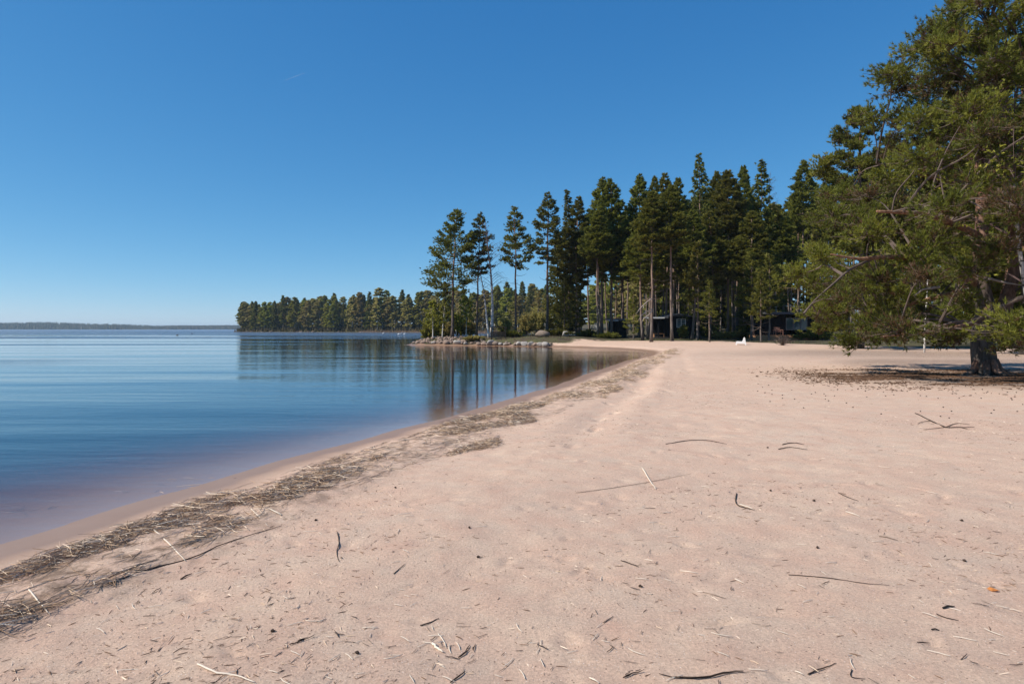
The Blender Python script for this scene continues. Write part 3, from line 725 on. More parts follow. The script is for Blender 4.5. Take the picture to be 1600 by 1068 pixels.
# ------------------------------------------------------------------ the huge old pine on the right
def big_pine(px, Yt, name, label, stems, left, right, depth, npads, seed, zlo, ztop, tuft=(0.145, 0.011), limbs=True, ntw=30, per=8, nn=10, k=1.0, padr=0.95):
    g = np.random.default_rng(seed); bx = at(px, Yt); z0 = h1(bx, Yt)
    root = empty(name, (bx, Yt, z0)); tag(root, label, 'tree')
    rads = []
    SK = []   # candidate attachment points
    for si, (nm, pts, rr) in enumerate(stems):
        P = catmull(pts, 5) if len(pts) > 2 else np.array(pts, float)
        rr = np.interp(np.linspace(0, 1, len(P)), np.linspace(0, 1, len(rr)), rr)
        t = MB(); t.tube(P, rr, 14 if si == 0 else 9)
        v = t.v[0]; ang = np.arctan2(v[:, 1], v[:, 0]); wave = 1 + 0.07 * np.sin(ang * 5 + v[:, 2] * 1.3) + 0.05 * (fbm(ang * 2 + 9, v[:, 2] * 2, seed, 3) - .5)
        if si == 0: v[:, 0] *= wave; v[:, 1] *= wave
        t.build(nm, M['bark_big'] if nm == 'trunk' else M['twig'] if si == 3 else M['limb'], root, True)
        for p in P[len(P) // 3 if si == 0 else 2:]: SK.append(p)
    SK = np.array(SK)
    B = MB(); C = MB(); PP = []; DD = []; TT = []
    n = 0; tries = 0; pads = []
    while n < npads and tries < 20000:
        tries += 1
        z = g.uniform(zlo, ztop); L = np.interp(z, left[0], left[1]); Rr = np.interp(z, right[0], right[1]); dp = np.interp(z, depth[0], depth[1])
        a = g.uniform(0, 2 * math.pi); rad = g.random() ** 0.42
        X_ = (L if math.cos(a) < 0 else Rr) * abs(math.cos(a)) * rad * (1 if math.cos(a) > 0 else -1); Y_ = dp * math.sin(a) * rad - (0.9 if name == 'old_pine' else 0)
        pr = g.uniform(0.75, 1.25) * padr * (0.75 + 0.05 * min(L, 6)) * np.interp(z, [0, ztop * .85, ztop], [1, 1, .6])
        if Y_ < 0.8 and z < 2.15 and abs(X_) < 1.8: continue
        if Y_ < -0.8 and 2.9 < z < 4.6 and abs(X_) < 1.3: continue
        c = np.array([X_, Y_, z])
        if any(np.linalg.norm((c - q[0]) * [1, 1, 1.9]) < 0.52 * (pr + q[1]) for q in pads): continue
        pads.append((c, pr)); n += 1
    for c, pr in pads:
        # limb from the closest stem point that lies a little below or level
        d = np.linalg.norm(SK - c, axis=1) + 1.2 * np.maximum(SK[:, 2] - c[2] + 0.2, 0) ; s0 = SK[np.argmin(d)]
        dist = np.linalg.norm(c - s0)
        m1 = s0 + (c - s0) * 0.35 + np.array([0, 0, 0.10 * dist]) + g.normal(size=3) * 0.04 * dist; m2 = s0 + (c - s0) * 0.7 + np.array([0, 0, 0.04 * dist]) + g.normal(size=3) * 0.05 * dist
        pl = catmull([s0, m1, m2, c], 4)
        B.tube(pl, np.linspace(0.012 + 0.010 * dist, 0.008, len(pl)), 5, g.random(), False)
        ptint = g.uniform(.15, .75)
        out = c - np.array([0, 0, c[2]]); out = out / (np.linalg.norm(out) + .3)
        for q in range(int(ntw * (pr / 0.9) ** 1.5)):
            v = g.normal(size=3); v /= np.linalg.norm(v); rr_ = g.random() ** 0.45
            e = c + v * rr_ * pr * np.array([1.1, 1.1, 0.55]) + np.array([0, 0, 0.1])
            st = c + (e - c) * 0.12 + (g.normal(size=3) * 0.06)
            mid = (st + e) / 2 - np.array([0, 0, 0.05])
            B.tube([st, mid, e], [0.012, 0.009, 0.005], 3, g.random(), False)
            dr = (e - st); dr /= np.linalg.norm(dr) + 1e-6
            K = per; ts = g.uniform(0.35, 1.0, K)[:, None]
            sd_ = g.normal(size=(K, 3)) * 0.075
            PP.append(st * (1 - ts) + e * ts + sd_); DD.append(np.tile(dr * 0.7 + [0, 0, 0.6], (K, 1)) + sd_ * 3); tt = ptint + g.normal() * .12; TT.append(np.full(K, -.4 if g.random() < .05 else tt))
    Pm = np.vstack(PP); Dm = np.vstack(DD)
    tufts(C, Pm, Dm, nn, tuft[0], tuft[1], 0.6, g, tint=np.clip(np.concatenate(TT), .0, 1))
    # pads differ a little in tone (older and newer shoots)
    B.build('branches', M['twig'], root); C.build('crown', M['needles_near'], root)
    return root, bx, z0
Yt = 21.8; cpx = 1539
def L_(px, py, dy=0.0):
    return (at(px, Yt + dy) - at(cpx, Yt), dy, (514 - py) / F * (Yt + dy) + H - h1(at(cpx, Yt), Yt))
stems = [
 ('trunk', [(0, 0, -0.3), (0, 0, 0.25), (-0.05, 0, 0.9), (0.0, 0, 1.6), L_(1541, 484), L_(1531, 430), L_(1534, 330, .2), L_(1530, 250, .3), L_(1527, 190, .3), L_(1535, 120, .4), L_(1545, 40, .4)], [.50, .37, .33, .34, .27, .24, .18, .16, .13, .10, .05]),
 ('stem', [L_(1560, 505, .3), L_(1572, 470, .5), L_(1582, 425, .7), L_(1584, 350, .9), L_(1574, 260, .8), L_(1568, 150, .8), L_(1562, 80, .8)], [.27, .22, .2, .17, .15, .12, .08]),
 ('limb', [L_(1528, 445), L_(1500, 428, -.3), L_(1465, 408, -.6), L_(1425, 402, -1.0), L_(1375, 402, -1.3), L_(1340, 404, -1.6), L_(1298, 397, -1.8)], [.14, .12, .10, .085, .07, .045, .02]),
 ('limb', [L_(1370, 402, -1.3), L_(1330, 420, -1.6), L_(1300, 445, -1.9), L_(1272, 470, -2.1), L_(1256, 490, -2.2)], [.04, .035, .03, .02, .012]),
 ('limb', [L_(1527, 205, .3), L_(1542, 175, -.2), L_(1565, 145, -.4), L_(1600, 110, -.6)], [.10, .09, .07, .04]),
 ('limb', [L_(1532, 300, .2), L_(1490, 285, 1.0), L_(1430, 270, 1.6), L_(1370, 255, 2.0)], [.12, .10, .07, .03]),
 ('limb', [L_(1532, 370, .2), L_(1495, 352, -1.4), L_(1440, 335, -2.4), L_(1370, 330, -3.0)], [.12, .10, .07, .03]),
 ('limb', [L_(1548, 470, .2), L_(1530, 500, -1.0), L_(1490, 512, -2.0), L_(1440, 520, -2.8), L_(1380, 525, -3.2)], [.10, .08, .06, .05, .02]),
 ('limb', [L_(1535, 440, .3), L_(1500, 455, 1.5), L_(1440, 470, 3.0), L_(1360, 490, 4.0)], [.11, .09, .07, .03]),
 ('limb', [L_(1583, 400, .7), L_(1620, 380, 0), L_(1670, 370, -1)], [.12, .08, .04]),
 ('limb', [L_(1572, 230, .8), L_(1610, 215, .5), L_(1660, 200, .2)], [.10, .08, .04]),
]
zq = [1.0, 1.6, 2.4, 3.8, 5.5, 6.6, 7.4, 8.8, 10.0, 11.2, 12.6]
big, bx, bz0 = big_pine(cpx, Yt, 'old_pine', 'huge old twin-stemmed pine with a thick black trunk standing in the sand', stems,
    (zq, [4.6, 5.6, 6.3, 6.0, 5.4, 4.6, 3.9, 3.4, 3.0, 1.9, 1.2]), (zq, [2.2, 3, 4, 4.5, 5, 5, 5, 4.5, 4, 3, 2]), (zq, [4, 5.2, 6.2, 6.2, 6.0, 5.6, 5, 4.2, 3.4, 2.8, 1.8]),
    235, 900, 0.95, 12.7)
for i, a in enumerate((3.3, 4.2, 4.9, 5.7, .3, 1.6)):
    b = MB(); c_, s_ = math.cos(a), math.sin(a); b.tube([(.22 * c_, .22 * s_, .45), (.38 * c_, .38 * s_, .14), (.62 * c_, .62 * s_, .03), (1.0 * c_, 1.0 * s_, -.06)], [.15, .12, .075, .03], 8); b.build('root', M['bark_big'], big, True)
dead = [((1510, 452), (1497, 455), (1485, 470)), ((1512, 450), (1520, 462), (1527, 472)), ((1468, 448), (1442, 452), (1428, 462)), ((1545, 435), (1572, 442), (1600, 446))]
for p in dead:
    b = MB(); b.tube([tuple(np.array(L_(q[0], q[1], -1.3))) for q in p], [0.045, 0.03, 0.012], 5); o = b.build('dead_branch', M['grey_twig'], big, True)
    o['label'] = 'bleached dead branch stub'
# two more full pines behind it
def back_pine(px, Y_, top, seed, lab, wdl, npads):
    x = at(px, Y_); hh = hgt(top, Y_, x)
    st = [('trunk', [(0, 0, -.3), (0.1, 0, hh * .3), (-.1, 0, hh * .6), (0, 0, hh * .95)], [.26, .2, .13, .04])]
    z = [1.5, hh * .3, hh * .55, hh * .8, hh]
    return big_pine(px, Y_, 'pine_tree', lab, st, (z, [wdl * .9, wdl, wdl * .85, wdl * .6, .5]), (z, [wdl * .9, wdl, wdl * .85, wdl * .6, .5]), (z, [wdl * .8, wdl * .8, wdl * .7, wdl * .5, .5]), npads, seed, 1.2, hh, (0.24, 0.030), ntw=26, per=7, nn=7, padr=1.15)
back_pine(1345, 50, 172, 910, 'full pine behind the old pine, its top poking out on the lake side', 4.4, 110)
back_pine(1497, 58, 100, 911, 'taller full pine directly behind the middle of the old pine crown', 5.6, 130)
back_pine(1600, 38, 60, 912, 'pine behind the trunk of the old pine at the edge of the view', 4.5, 95)
# birch with fresh leaves reaching in beside the old pine
x = at(1650, 20)
single('birch_tree', birch(931, 8.6, 0.30, 3.6, 40, 55, 0.06, True, tr=0.09, lean=(-0.8, 0), twigk=9, dens=1.0), M['birch'], M['purple_twig'], M['birch_leaf'], 1630, 19.5, 'birch with fresh yellow-green leaves reaching in beside the old pine', 'tree')
single('birch_tree', birch(932, 11, 0.5, 2.2, 24, 30, 0.07, True, tr=0.06, twigk=7), M['birch'], M['purple_twig'], M['birch_leaf'], 1444, 42, 'thin pale birch stem seen through the low boughs of the old pine', 'tree')
# bare bush near the chair
def bush(px, py, name, lab, hh, rr, n, mat, leafm=None, seed=1, cat='bush', tl=0.16, tw=0.02, per=14):
    if py > 600: x, y, z = gpix(px, py)
    else: y = float(py); x = at(px, y); z = h1(x, y)
    g = np.random.default_rng(seed); root = empty(name, (x, y, z - 0.02)); tag(root, lab, cat)
    B = MB(); Ps = []; Ds = []
    for i in range(n):
        a = g.uniform(0, 6.28); e = g.uniform(0.5, 1.45); L = hh * g.uniform(0.6, 1.1)
        d = np.array([math.cos(a) * math.cos(e) * rr / hh * 1.6, math.sin(a) * math.cos(e) * rr / hh * 1.6, math.sin(e)])
        p = [np.zeros(3), d * L * .5 + g.normal(size=3) * .04, d * L]
        B.tube(p, [.014, .01, .004], 3, .5, False)
        for k in range(4):
            s = g.uniform(.4, .9); q = p[2] * s; e2 = q + (g.normal(size=3) * .18 + d * .3) * L * .5
            B.tube([q, e2], [.006, .003], 3, .5, False)
            ts = g.random((per, 1)); Ps.append(q * (1 - ts) + e2 * ts + g.normal(size=(per, 3)) * .06); Ds.append(np.tile(d, (per, 1)))
    B.build('stems', mat, root)
    if leafm:
        C = MB(); tufts(C, np.vstack(Ps), np.vstack(Ds), 4, tl, tw, .6, g); C.build('foliage', leafm, root)
    return root
for a_ in LATE: bush(*a_[:7], M[a_[7]], M[a_[8]], a_[9], per=22, tl=.15, tw=.04)
bush(1222, 58, 'bare_bush', 'low leafless bush on the sand right of the white chair', 1.0, 0.9, 70, M['twig'], None, 5)
bush(1068, 81.5, 'young_spruce', 'bright green bushy young spruce below the cabin window', 1.7, 0.42, 60, M['twig'], M['needles'], 6, 'tree', per=26)
for i, (px, py, hh, rr, lab) in enumerate(((800, 82, .7, 1.2, 'low dark shrub on the spit right of the swing frame'), (742, 80.5, .4, 1.0, 'low heather clump on the spit behind the rocks'), (1160, 84, .9, 2.0, 'brownish heath bush left of the white chair'),
      (950, 83, .7, 1.3, 'green shrub in the grass before the small shed'), (920, 85, .8, 1.5, 'green shrub at the forest edge by the pale trunks'), (1130, 84, .8, 1.6, 'low brown shrub under the long red-trunked pine'), (1270, 76, 1.1, 2.0, 'leafy bush at the foot of the glass-fronted cabin'), (870, 83, .7, 1.5, 'dark green shrub between grey boulder and bay corner'))):
    bush(px, py, 'shrub', lab, hh, rr, 60, M['twig'], M['bud'] if 'brown' in lab or 'heather' in lab else M['needles'], 60 + i, per=20, tw=.03)

# ------------------------------------------------------------------ grass and reeds (stuff)
def blades(name, pts, ln, wd, cols, lab=None, seed=1):
    g = np.random.default_rng(seed); mb = MB(); P = np.array(pts); K = len(P)
    d = np.stack([g.normal(size=K) * .25, g.normal(size=K) * .25, np.ones(K)], 1); L = ln * g.uniform(.5, 1.2, (K, 1)); s = np.stack([g.normal(size=K), g.normal(size=K), np.zeros(K)], 1); s /= np.linalg.norm(s, axis=1, keepdims=True)
    v = np.stack([P + s * wd, P - s * wd, P + d * L], 1).reshape(-1, 3); mb.add(v, np.arange(len(v)).reshape(-1, 3), None, np.repeat(g.random(K), 3))
    o = mb.build(name, cols); tag(o, lab, kind='stuff'); return o
K = 26000; gx = g2.uniform(2, 75, K); gy = g2.uniform(62, 112, K); fm = forest_mask(gx, gy, sdist(gx, gy)); pn = fbm(gx * .12, gy * .12, 77, 3)
keep = (fm > .6) & (pn > .42); gx, gy = gx[keep], gy[keep]; gz = height(gx, gy, False)
blades('grass', np.stack([gx, gy, gz], 1), .20, .022, foliage_mat('heath_grass', (.05, .055, .018), (.10, .115, .035), (.26, .21, .12), .3), None, 3)
K = 2600; gx = g2.uniform(-13, 6, K); gy = g2.uniform(78, 95, K); dd = sdist(gx, gy); keep = dd > 1.2; gx, gy = gx[keep], gy[keep]; gz = height(gx, gy, False)
blades('spit_grass', np.stack([gx, gy, gz], 1), .28, .02, foliage_mat('dry_grass', (.10, .075, .045), (.17, .12, .07), (.26, .2, .12), .3), None, 4)
up = []
for k in range(15000):
    xx, yy = along(g2.uniform(1.5, 30))(g2.random()); up.append((xx + g2.normal(), yy + g2.normal(), 0.2))
up = np.array(up); up[:, 2] = hg(up[:, 0], up[:, 1])
blades('undergrowth', up, 2.6, .55, foliage_mat('shore_scrub', (.05, .04, .02), (.10, .08, .035), (.16, .13, .05), .3), None, 9)
rp = []
for k in range(9000):
    t = g2.random(); xx, yy = along(g2.uniform(-9, 1.5))(t)
    if xx > -88: rp.append((xx, yy, -.1))
blades('reeds', rp, 1.7, .035, foliage_mat('dry_reeds', (.30, .20, .14), (.42, .30, .21), (.55, .42, .3), .3), None, 5)

# ------------------------------------------------------------------ rocks
def rock_mesh(seed, mat):
    import bmesh
    bm = bmesh.new(); bmesh.ops.create_icosphere(bm, subdivisions=3, radius=1.0)
    g = np.random.default_rng(seed); pl = [(g.normal(size=3), g.uniform(.55, .9)) for _ in range(9)]
    for v in bm.verts:
        p = np.array(v.co)
        for n_, o in pl:
            n_ = n_ / np.linalg.norm(n_); d = p @ n_ - o
            if d > 0: p = p - n_ * d * .85
        p *= 1 + .10 * (float(fbm(np.array([p[0] * 2 + seed]), np.array([p[1] * 2 + p[2] * 1.7]), seed, 3)[0]) - .45)
        v.co = p
    me = bpy.data.meshes.new('rock'); bm.to_mesh(me); bm.free()
    me.polygons.foreach_set('use_smooth', np.ones(len(me.polygons), bool)); me.materials.append(mat); return me
def rockmat(name, a, b):
    m = N(name); P = m.coord('Object'); n1 = m.noise(P, 2.5, 7, .7); n2 = m.noise(P, 14, 4, .7)
    c = m.mix(m.ramp(n1, [(.35, (0, 0, 0)), (.65, (1, 1, 1))]), a, b); c = m.mix(m.math('MULTIPLY', n2, .4), c, (.1, .09, .08)); m.surf(m.pbr(c, .9, m.bump(n1, .05), .2)); return m.m
grey = rockmat('grey_granite', (.28, .255, .23), (.46, .425, .39)); pink = rockmat('pink_granite', (.24, .165, .125), (.38, .28, .22)); brown = rockmat('brown_stone', (.17, .13, .10), (.30, .23, .18))
RK = {'grey': [rock_mesh(i, grey) for i in range(3)], 'pink': [rock_mesh(10 + i, pink) for i in range(4)], 'brown': [rock_mesh(20 + i, brown) for i in range(3)]}
def rock(x, y, s, colr, lab, group=None, sc=(1, 1, .7), sink=.25, i=0):
    o = link('rock', RK[colr][i % len(RK[colr])]); z = max(h1(x, y), -.15)
    o.location = (x, y, z + s * sc[2] * (1 - sink) * .6); o.scale = (s * sc[0], s * sc[1], s * sc[2]); o.rotation_euler = (0, 0, i * 1.3); tag(o, lab, 'rock', group); return o
def wy(px): return float(np.interp(px, [640, 665, 714, 760, 800, 860], [82.8, 81.9, 79.9, 78.0, 76.6, 73.6]))
big_r = [(714, .48, 'grey', 'rounded pale boulder at the waterline below the broad spit pine'), (766, .55, 'grey', 'biggest pale boulder at the waterline under the leaning white birch'), (775, .42, 'brown', 'dark-topped boulder touching the biggest pale one'),
  (756, .34, 'pink', 'small pink boulder left of the biggest pale one'), (782, .30, 'grey', 'small pale rock below the swing frame'), (790, .26, 'grey', 'pale rock right under the right post of the swing frame'),
  (812, .50, 'grey', 'white boulder starting the row nearest the sandy bay'), (819, .45, 'grey', 'white boulder second in the row by the sandy bay'), (829, .48, 'grey', 'upright white boulder in the middle of the row by the bay'), (835, .35, 'pink', 'pinkish rock wedged in the row by the bay'),
  (845, .42, 'grey', 'pale low boulder towards the end of the row by the bay'), (853, .48, 'grey', 'last pale boulder of the row where the sandy beach begins'), (697, .38, 'pink', 'pink slab at the waterline left of the rounded pale boulder'), (728, .28, 'grey', 'small pale stone alone at the dark waterline of the spit'),
  (677, .30, 'grey', 'whitish stone at the foot of the stony tip')]
for i, (px, s, c, lab) in enumerate(big_r):
    Yw = wy(px); rock(at(px, Yw), Yw + .1, s, c, lab, 'larger boulders along the spit', (1.15, 1, .75), .1, i)
for i in range(200):
    t = g2.random() ** 1.2; px = 650 + 78 * t + g2.normal() * 3; Yw = wy(px) + abs(g2.normal()) * 1.6 + .1; x = at(px, Yw)
    rock(x, Yw, g2.uniform(.10, .22), 'pink', 'small pinkish stone heaped on the stony tip of the spit', 'stones heaped on the tip of the spit', (1.1, 1, .8), 0, i)
for i in range(60):
    px = g2.uniform(725, 862); Yw = wy(px) + abs(g2.normal()) * .8; rock(at(px, Yw), Yw, g2.uniform(.12, .28), 'brown' if i % 3 else 'pink', 'small brown stone between the boulders along the spit', 'small stones along the side of the spit', (1.2, 1, .6), 0, i)
rock(at(883, 82), 82, .5, 'grey', 'grey boulder in the grass near the corner of the bay', None, (1, 1, .9), 0, 1)
rock(at(848, 80.5), 80.5, .75, 'brown', 'dark broken boulder lying above the row of white ones', None, (1.3, 1, .7), 0, 2)
for i in range(26):
    t = g2.random(); xx, yy = along(-.5)(.35 + .65 * t); rock(xx, yy, g2.uniform(.4, 1.0), 'brown', 'dark shore rock at the foot of the far wood', 'shore rocks below the far wood', (1.6, 1, .5), 0, i)

# ------------------------------------------------------------------ cabins
black = plain('black_stained_boards', (.012, .012, .014), .85, .3, 3, .2)
roofm = plain('grey_felt_roof', (.13, .13, .14), .9, .25, 2.0)
white = plain('white_paint', (.75, .75, .74), .5, .05, 4)
greyp = plain('grey_painted_fascia', (.55, .56, .58), .7, .15, 3)
deckm = plain('orange_deck_boards', (.42, .22, .11), .8, .25, 5)
def glass_mat():
    m = N('window_glass'); m.surf(m.pbr((.05, .09, .10), .05, None, .5)); return m.m
glass = glass_mat()
greyd = plain('grey_aluminium', (.16, .17, .18), .5, .1)
def boards(mb, x0, x1, y0, y1, z0, z1, n):
    mb.box((x0, y0, z0), (x1, y1, z1))
    for i in range(n + 1):
        xx = x0 + (x1 - x0) * i / n; mb.box((xx - .025, y0 - .022, z0), (xx + .025, y0 - .001, z1 - .02))
def window(parent, x0, x1, z0, z1, y, cols=2, rows=1, glz=glass):
    fr = MB(); t = .07
    fr.box((x0, y - .07, z0), (x1, y - .005, z0 + t)); fr.box((x0, y - .07, z1 - t), (x1, y - .005, z1))
    fr.box((x0, y - .07, z0 + t), (x0 + t, y - .005, z1 - t)); fr.box((x1 - t, y - .07, z0 + t), (x1, y - .005, z1 - t))
    for i in range(1, cols):
        xx = x0 + (x1 - x0) * i / cols; fr.box((xx - .04, y - .065, z0 + t), (xx + .04, y - .005, z1 - t))
    for i in range(1, rows):
        zz = z0 + (z1 - z0) * i / rows; fr.box((x0 + t, y - .06, zz - .015), (x1 - t, y - .006, zz + .015))
    wn = fr.build('window', white if rows > 1 else greyd, parent); p = MB(); p.box((x0 + t, y - .03, z0 + t), (x1 - t, y - .008, z1 - t)); p.build('pane', glz, wn); return wn
# main cabin: 1008..1083 px at 84 m
Yc = 84.0; cx0 = at(1022, Yc); cx1 = at(1081, Yc); zb = h1((cx0 + cx1) / 2, Yc); cb = empty('cabin', ((cx0 + cx1) / 2, Yc, zb))
tag(cb, 'low black cabin with a white-framed window and shallow roof among the pines', 'cabin')
ox = (cx0 + cx1) / 2; zz = lambda py: (514 - py) / F * Yc + H - zb
rx = lambda px: at(px, Yc) - ox
mb = MB(); boards(mb, rx(1042), rx(1081), 0, 5, -.2, zz(494), 18); mb.build('wall', black, cb)
mb = MB()
apx, apz = rx(1060), zz(489.5)
for (xa, za, xb, zb_) in ((rx(1038), zz(494), apx, apz), (apx, apz, rx(1084), zz(494.2))):
    mb.add([(xa, -.5, za), (xb, -.5, zb_), (xb, 5.4, zb_), (xa, 5.4, za), (xa, -.5, za - .14), (xb, -.5, zb_ - .14), (xb, 5.4, zb_ - .14), (xa, 5.4, za - .14)], None, [(0, 1, 2, 3), (4, 7, 6, 5), (0, 4, 5, 1), (1, 5, 6, 2), (2, 6, 7, 3), (3, 7, 4, 0)])
mb.add([(rx(1042), 0, zz(494.5)), (rx(1081), 0, zz(494.5)), (apx, 0, apz - .15), (rx(1042), .1, zz(494.5)), (rx(1081), .1, zz(494.5)), (apx, .1, apz - .15)], [(0, 1, 2), (3, 5, 4)], [(0, 2, 5, 3), (1, 4, 5, 2)])
rf = mb.build('roof', roofm, cb)
mb = MB(); mb.box((rx(1008), -1.2, zz(497)), (rx(1041), 4.5, zz(495))); mb.build('porch_roof', roofm, cb)
mb = MB(); mb.box((rx(1008), -1.25, zz(497.6)), (rx(1035), -1.203, zz(495.6))); mb.build('fascia', white, cb)
mb = MB(); mb.box((rx(1024), 1.6, -.2), (rx(1041.8), 4.4, zz(497.2))); mb.build('porch_wall', black, cb)
for q in (1012, 1026): 
    mb = MB(); mb.box((rx(q) - .06, -1.1, -.2), (rx(q) + .06, -.98, zz(497.1))); mb.build('post', black, cb)
mb = MB(); mb.box((rx(1010), -1.2, -.2), (rx(1041.5), 1.5, .18)); mb.build('porch_floor', plain('dark_boards', (.06, .05, .045)), cb)
window(cb, rx(1057), rx(1071.5), zz(511.5), zz(498), 0, 2, 4)
bn = empty('bench', (at(1030, 83.2), 83.2, zb + .18)); tag(bn, 'low brown bench on the dark porch of the black cabin', 'bench')
mb = MB(); mb.box((-.7, 0, .4), (.7, .4, .45)); mb.build('seat', deckm, bn)
for q in (-.6, .6):
    mb = MB(); mb.box((q - .03, .02, 0), (q + .03, .38, .4)); mb.build('leg', deckm, bn)
# small shed
Ys = 88.0; ox = at(966, Ys); zb = h1(ox, Ys); sh = empty('shed', (ox, Ys, zb)); tag(sh, 'small dark shed with a flat grey roof left of the cabin', 'shed')
rx = lambda px: at(px, Ys) - ox; zz = lambda py: (514 - py) / F * Ys + H - zb
mb = MB(); boards(mb, rx(968), rx(979), 0, 2.2, -.2, zz(499), 6); mb.box((rx(955), 2.25, -.2), (rx(979), 2.35, zz(500))); mb.build('wall', black, sh)
mb = MB(); x0, x1 = rx(950), rx(981); za, zc = zz(501.5), zz(498.5)
mb.add([(x0, -.5, za), (x1, -.5, za + .1), (x1, 2.6, zc), (x0, 2.6, zc), (x0, -.5, za + .12), (x1, -.5, za + .22), (x1, 2.6, zc + .12), (x0, 2.6, zc + .12)], None, [(0, 3, 2, 1), (4, 5, 6, 7), (0, 1, 5, 4), (1, 2, 6, 5), (2, 3, 7, 6), (3, 0, 4, 7)])
mb.build('roof', roofm, sh); mb = MB(); mb.box((x0, -.54, za - .01), (rx(965), -.503, za + .13)); mb.build('fascia', greyp, sh)
for q in (956, 966.5):
    mb = MB(); mb.box((rx(q) - .05, -.2, -.2), (rx(q) + .05, -.1, zz(501.4))); mb.build('post', black, sh)
mb = MB(); mb.tube([(0, 0, 0), (0, 0, .25), (0, 0, .55)], [.13, .15, .12], 10); o = mb.build('canister', white, None, True, (at(960.5, 87), 87, h1(at(960.5, 87), 87))); tag(o, 'upright white canister standing under the small shed roof', 'canister')
# glass-fronted cabin with deck
Yg = 80.0; ox = at(1225, Yg); zb = h1(ox, Yg) + .35; gc = empty('glass_cabin', (ox, Yg, zb)); tag(gc, 'dark flat-roofed cabin with large glass doors above a wooden deck', 'cabin')
rx = lambda px: at(px, Yg) - ox; zz = lambda py: (514 - py) / F * Yg + H - zb
mb = MB(); boards(mb, rx(1194), rx(1227), 0, 5, -.5, zz(491), 14); mb.box((rx(1262), 0, -.5), (rx(1290), 5, zz(491))); mb.box((rx(1227), 4.5, -.5), (rx(1262), 5, zz(491))); mb.build('wall', black, gc)
mb = MB(); mb.box((rx(1190), -1.0, zz(490.8)), (rx(1294), 5.4, zz(487.5))); mb.build('roof', roofm, gc)
for a, b in ((1228, 1240), (1240.4, 1251), (1251.4, 1262)):
    window(gc, rx(a), rx(b), zz(515.5), zz(496), .1, 1, 1)
dk = empty('deck', (at(1222, 77), 77, h1(at(1222, 77), 77))); tag(dk, 'low orange wooden deck with steps before the glass-fronted cabin', 'deck')
for nm, a, b, y0, y1, z0, z1 in (('platform', -2.8, 2.6, 0, 2.6, .0, .52), ('step', -3.6, 2.9, -.5, -.01, -.1, .32), ('step', -4.2, 3.2, -1.0, -.51, -.2, .14)):
    mb = MB(); nb_ = 16
    for i in range(nb_):
        xx = a + (b - a) * i / nb_; mb.box((xx + .006, y0, z0), (xx + (b - a) / nb_ - .006, y1, z1 + .004 * (i % 3)))
    mb.build(nm, deckm, dk)
# pinkish deck chair
pk = empty('deck_chair', (at(1216, 77.8), 77.8, h1(at(1216, 77), 77) + .52)); tag(pk, 'reddish brown wooden armchair on the deck by the glass doors', 'chair')
redw = plain('reddish_wood', (.22, .11, .08), .7, .2)
for nm, lo, hi in (('seat', (-.35, -.35, .38), (.35, .35, .44)), ('backrest', (-.35, .36, .5), (.35, .42, .95)), ('armrest', (-.46, -.4, .6), (-.36, .4, .65)), ('armrest', (.36, -.4, .6), (.46, .4, .65)), ('leg', (-.44, -.38, 0), (-.38, -.32, .6)), ('leg', (.38, -.38, 0), (.44, -.32, .6)), ('leg', (-.44, .32, 0), (-.38, .38, .6)), ('leg', (.38, .32, 0), (.44, .38, .6))):
    mb = MB(); mb.box(lo, hi); mb.build(nm, redw, pk)

# ------------------------------------------------------------------ white plastic lounge chair
def lounge():
    x, y, z = gpix(1157.5, 538.5)
    r = empty('lounge_chair', (x, y, z - .02), -0.30); tag(r, 'white moulded plastic lounge chair facing the lake on the sand', 'chair')
    m = plain('white_plastic', (.80, .80, .79), .35, .03, 3, .5)
    side = [(-.44, 0), (-.40, .27), (-.34, .335), (.06, .31), (.16, .38), (.25, .66), (.31, .70), (.35, .62), (.40, .30), (.46, 0), (.38, 0), (.30, .12), (.20, .14), (-.24, .14), (-.32, .12), (-.37, 0)]
    tri = [(0, 1, 14), (0, 14, 15), (1, 2, 14), (2, 13, 14), (2, 3, 13), (3, 12, 13), (3, 4, 12), (4, 11, 12), (4, 8, 11), (4, 7, 8), (4, 5, 7), (5, 6, 7), (8, 9, 11), (9, 10, 11)]
    n = len(side)
    for sy in (-1, 1):
        mb = MB(); y0, y1 = sy * .33 - .03, sy * .33 + .03
        v = [(a, y0, b) for a, b in side] + [(a, y1, b) for a, b in side]
        mb.add(v, [(a, b, c) for a, b, c in tri] + [(a + n, c + n, b + n) for a, b, c in tri], [(i, i + n, (i + 1) % n + n, (i + 1) % n) for i in range(n)])
        mb.build('side_leg', m, r)
    def sheet(nm, pts, t):
        mb = MB(); v = []
        for a, b in pts: v += [(a, -.305, b), (a, .305, b), (a, .305, b - t), (a, -.305, b - t)]
        f = [(0, 3, 2, 1)]; k = len(pts)
        for i in range(k - 1):
            for j in range(4): f.append((i * 4 + j, i * 4 + (j + 1) % 4, i * 4 + 4 + (j + 1) % 4, i * 4 + 4 + j))
        f.append(((k - 1) * 4, (k - 1) * 4 + 1, (k - 1) * 4 + 2, (k - 1) * 4 + 3)); mb.add(v, None, f); mb.build(nm, m, r, True)
    sheet('seat', [(-.38, .30), (-.30, .325), (-.1, .30), (.08, .285), (.13, .32)], .05)
    sheet('backrest', [(.14, .34), (.2, .46), (.26, .62), (.32, .69)], .07)
lounge()

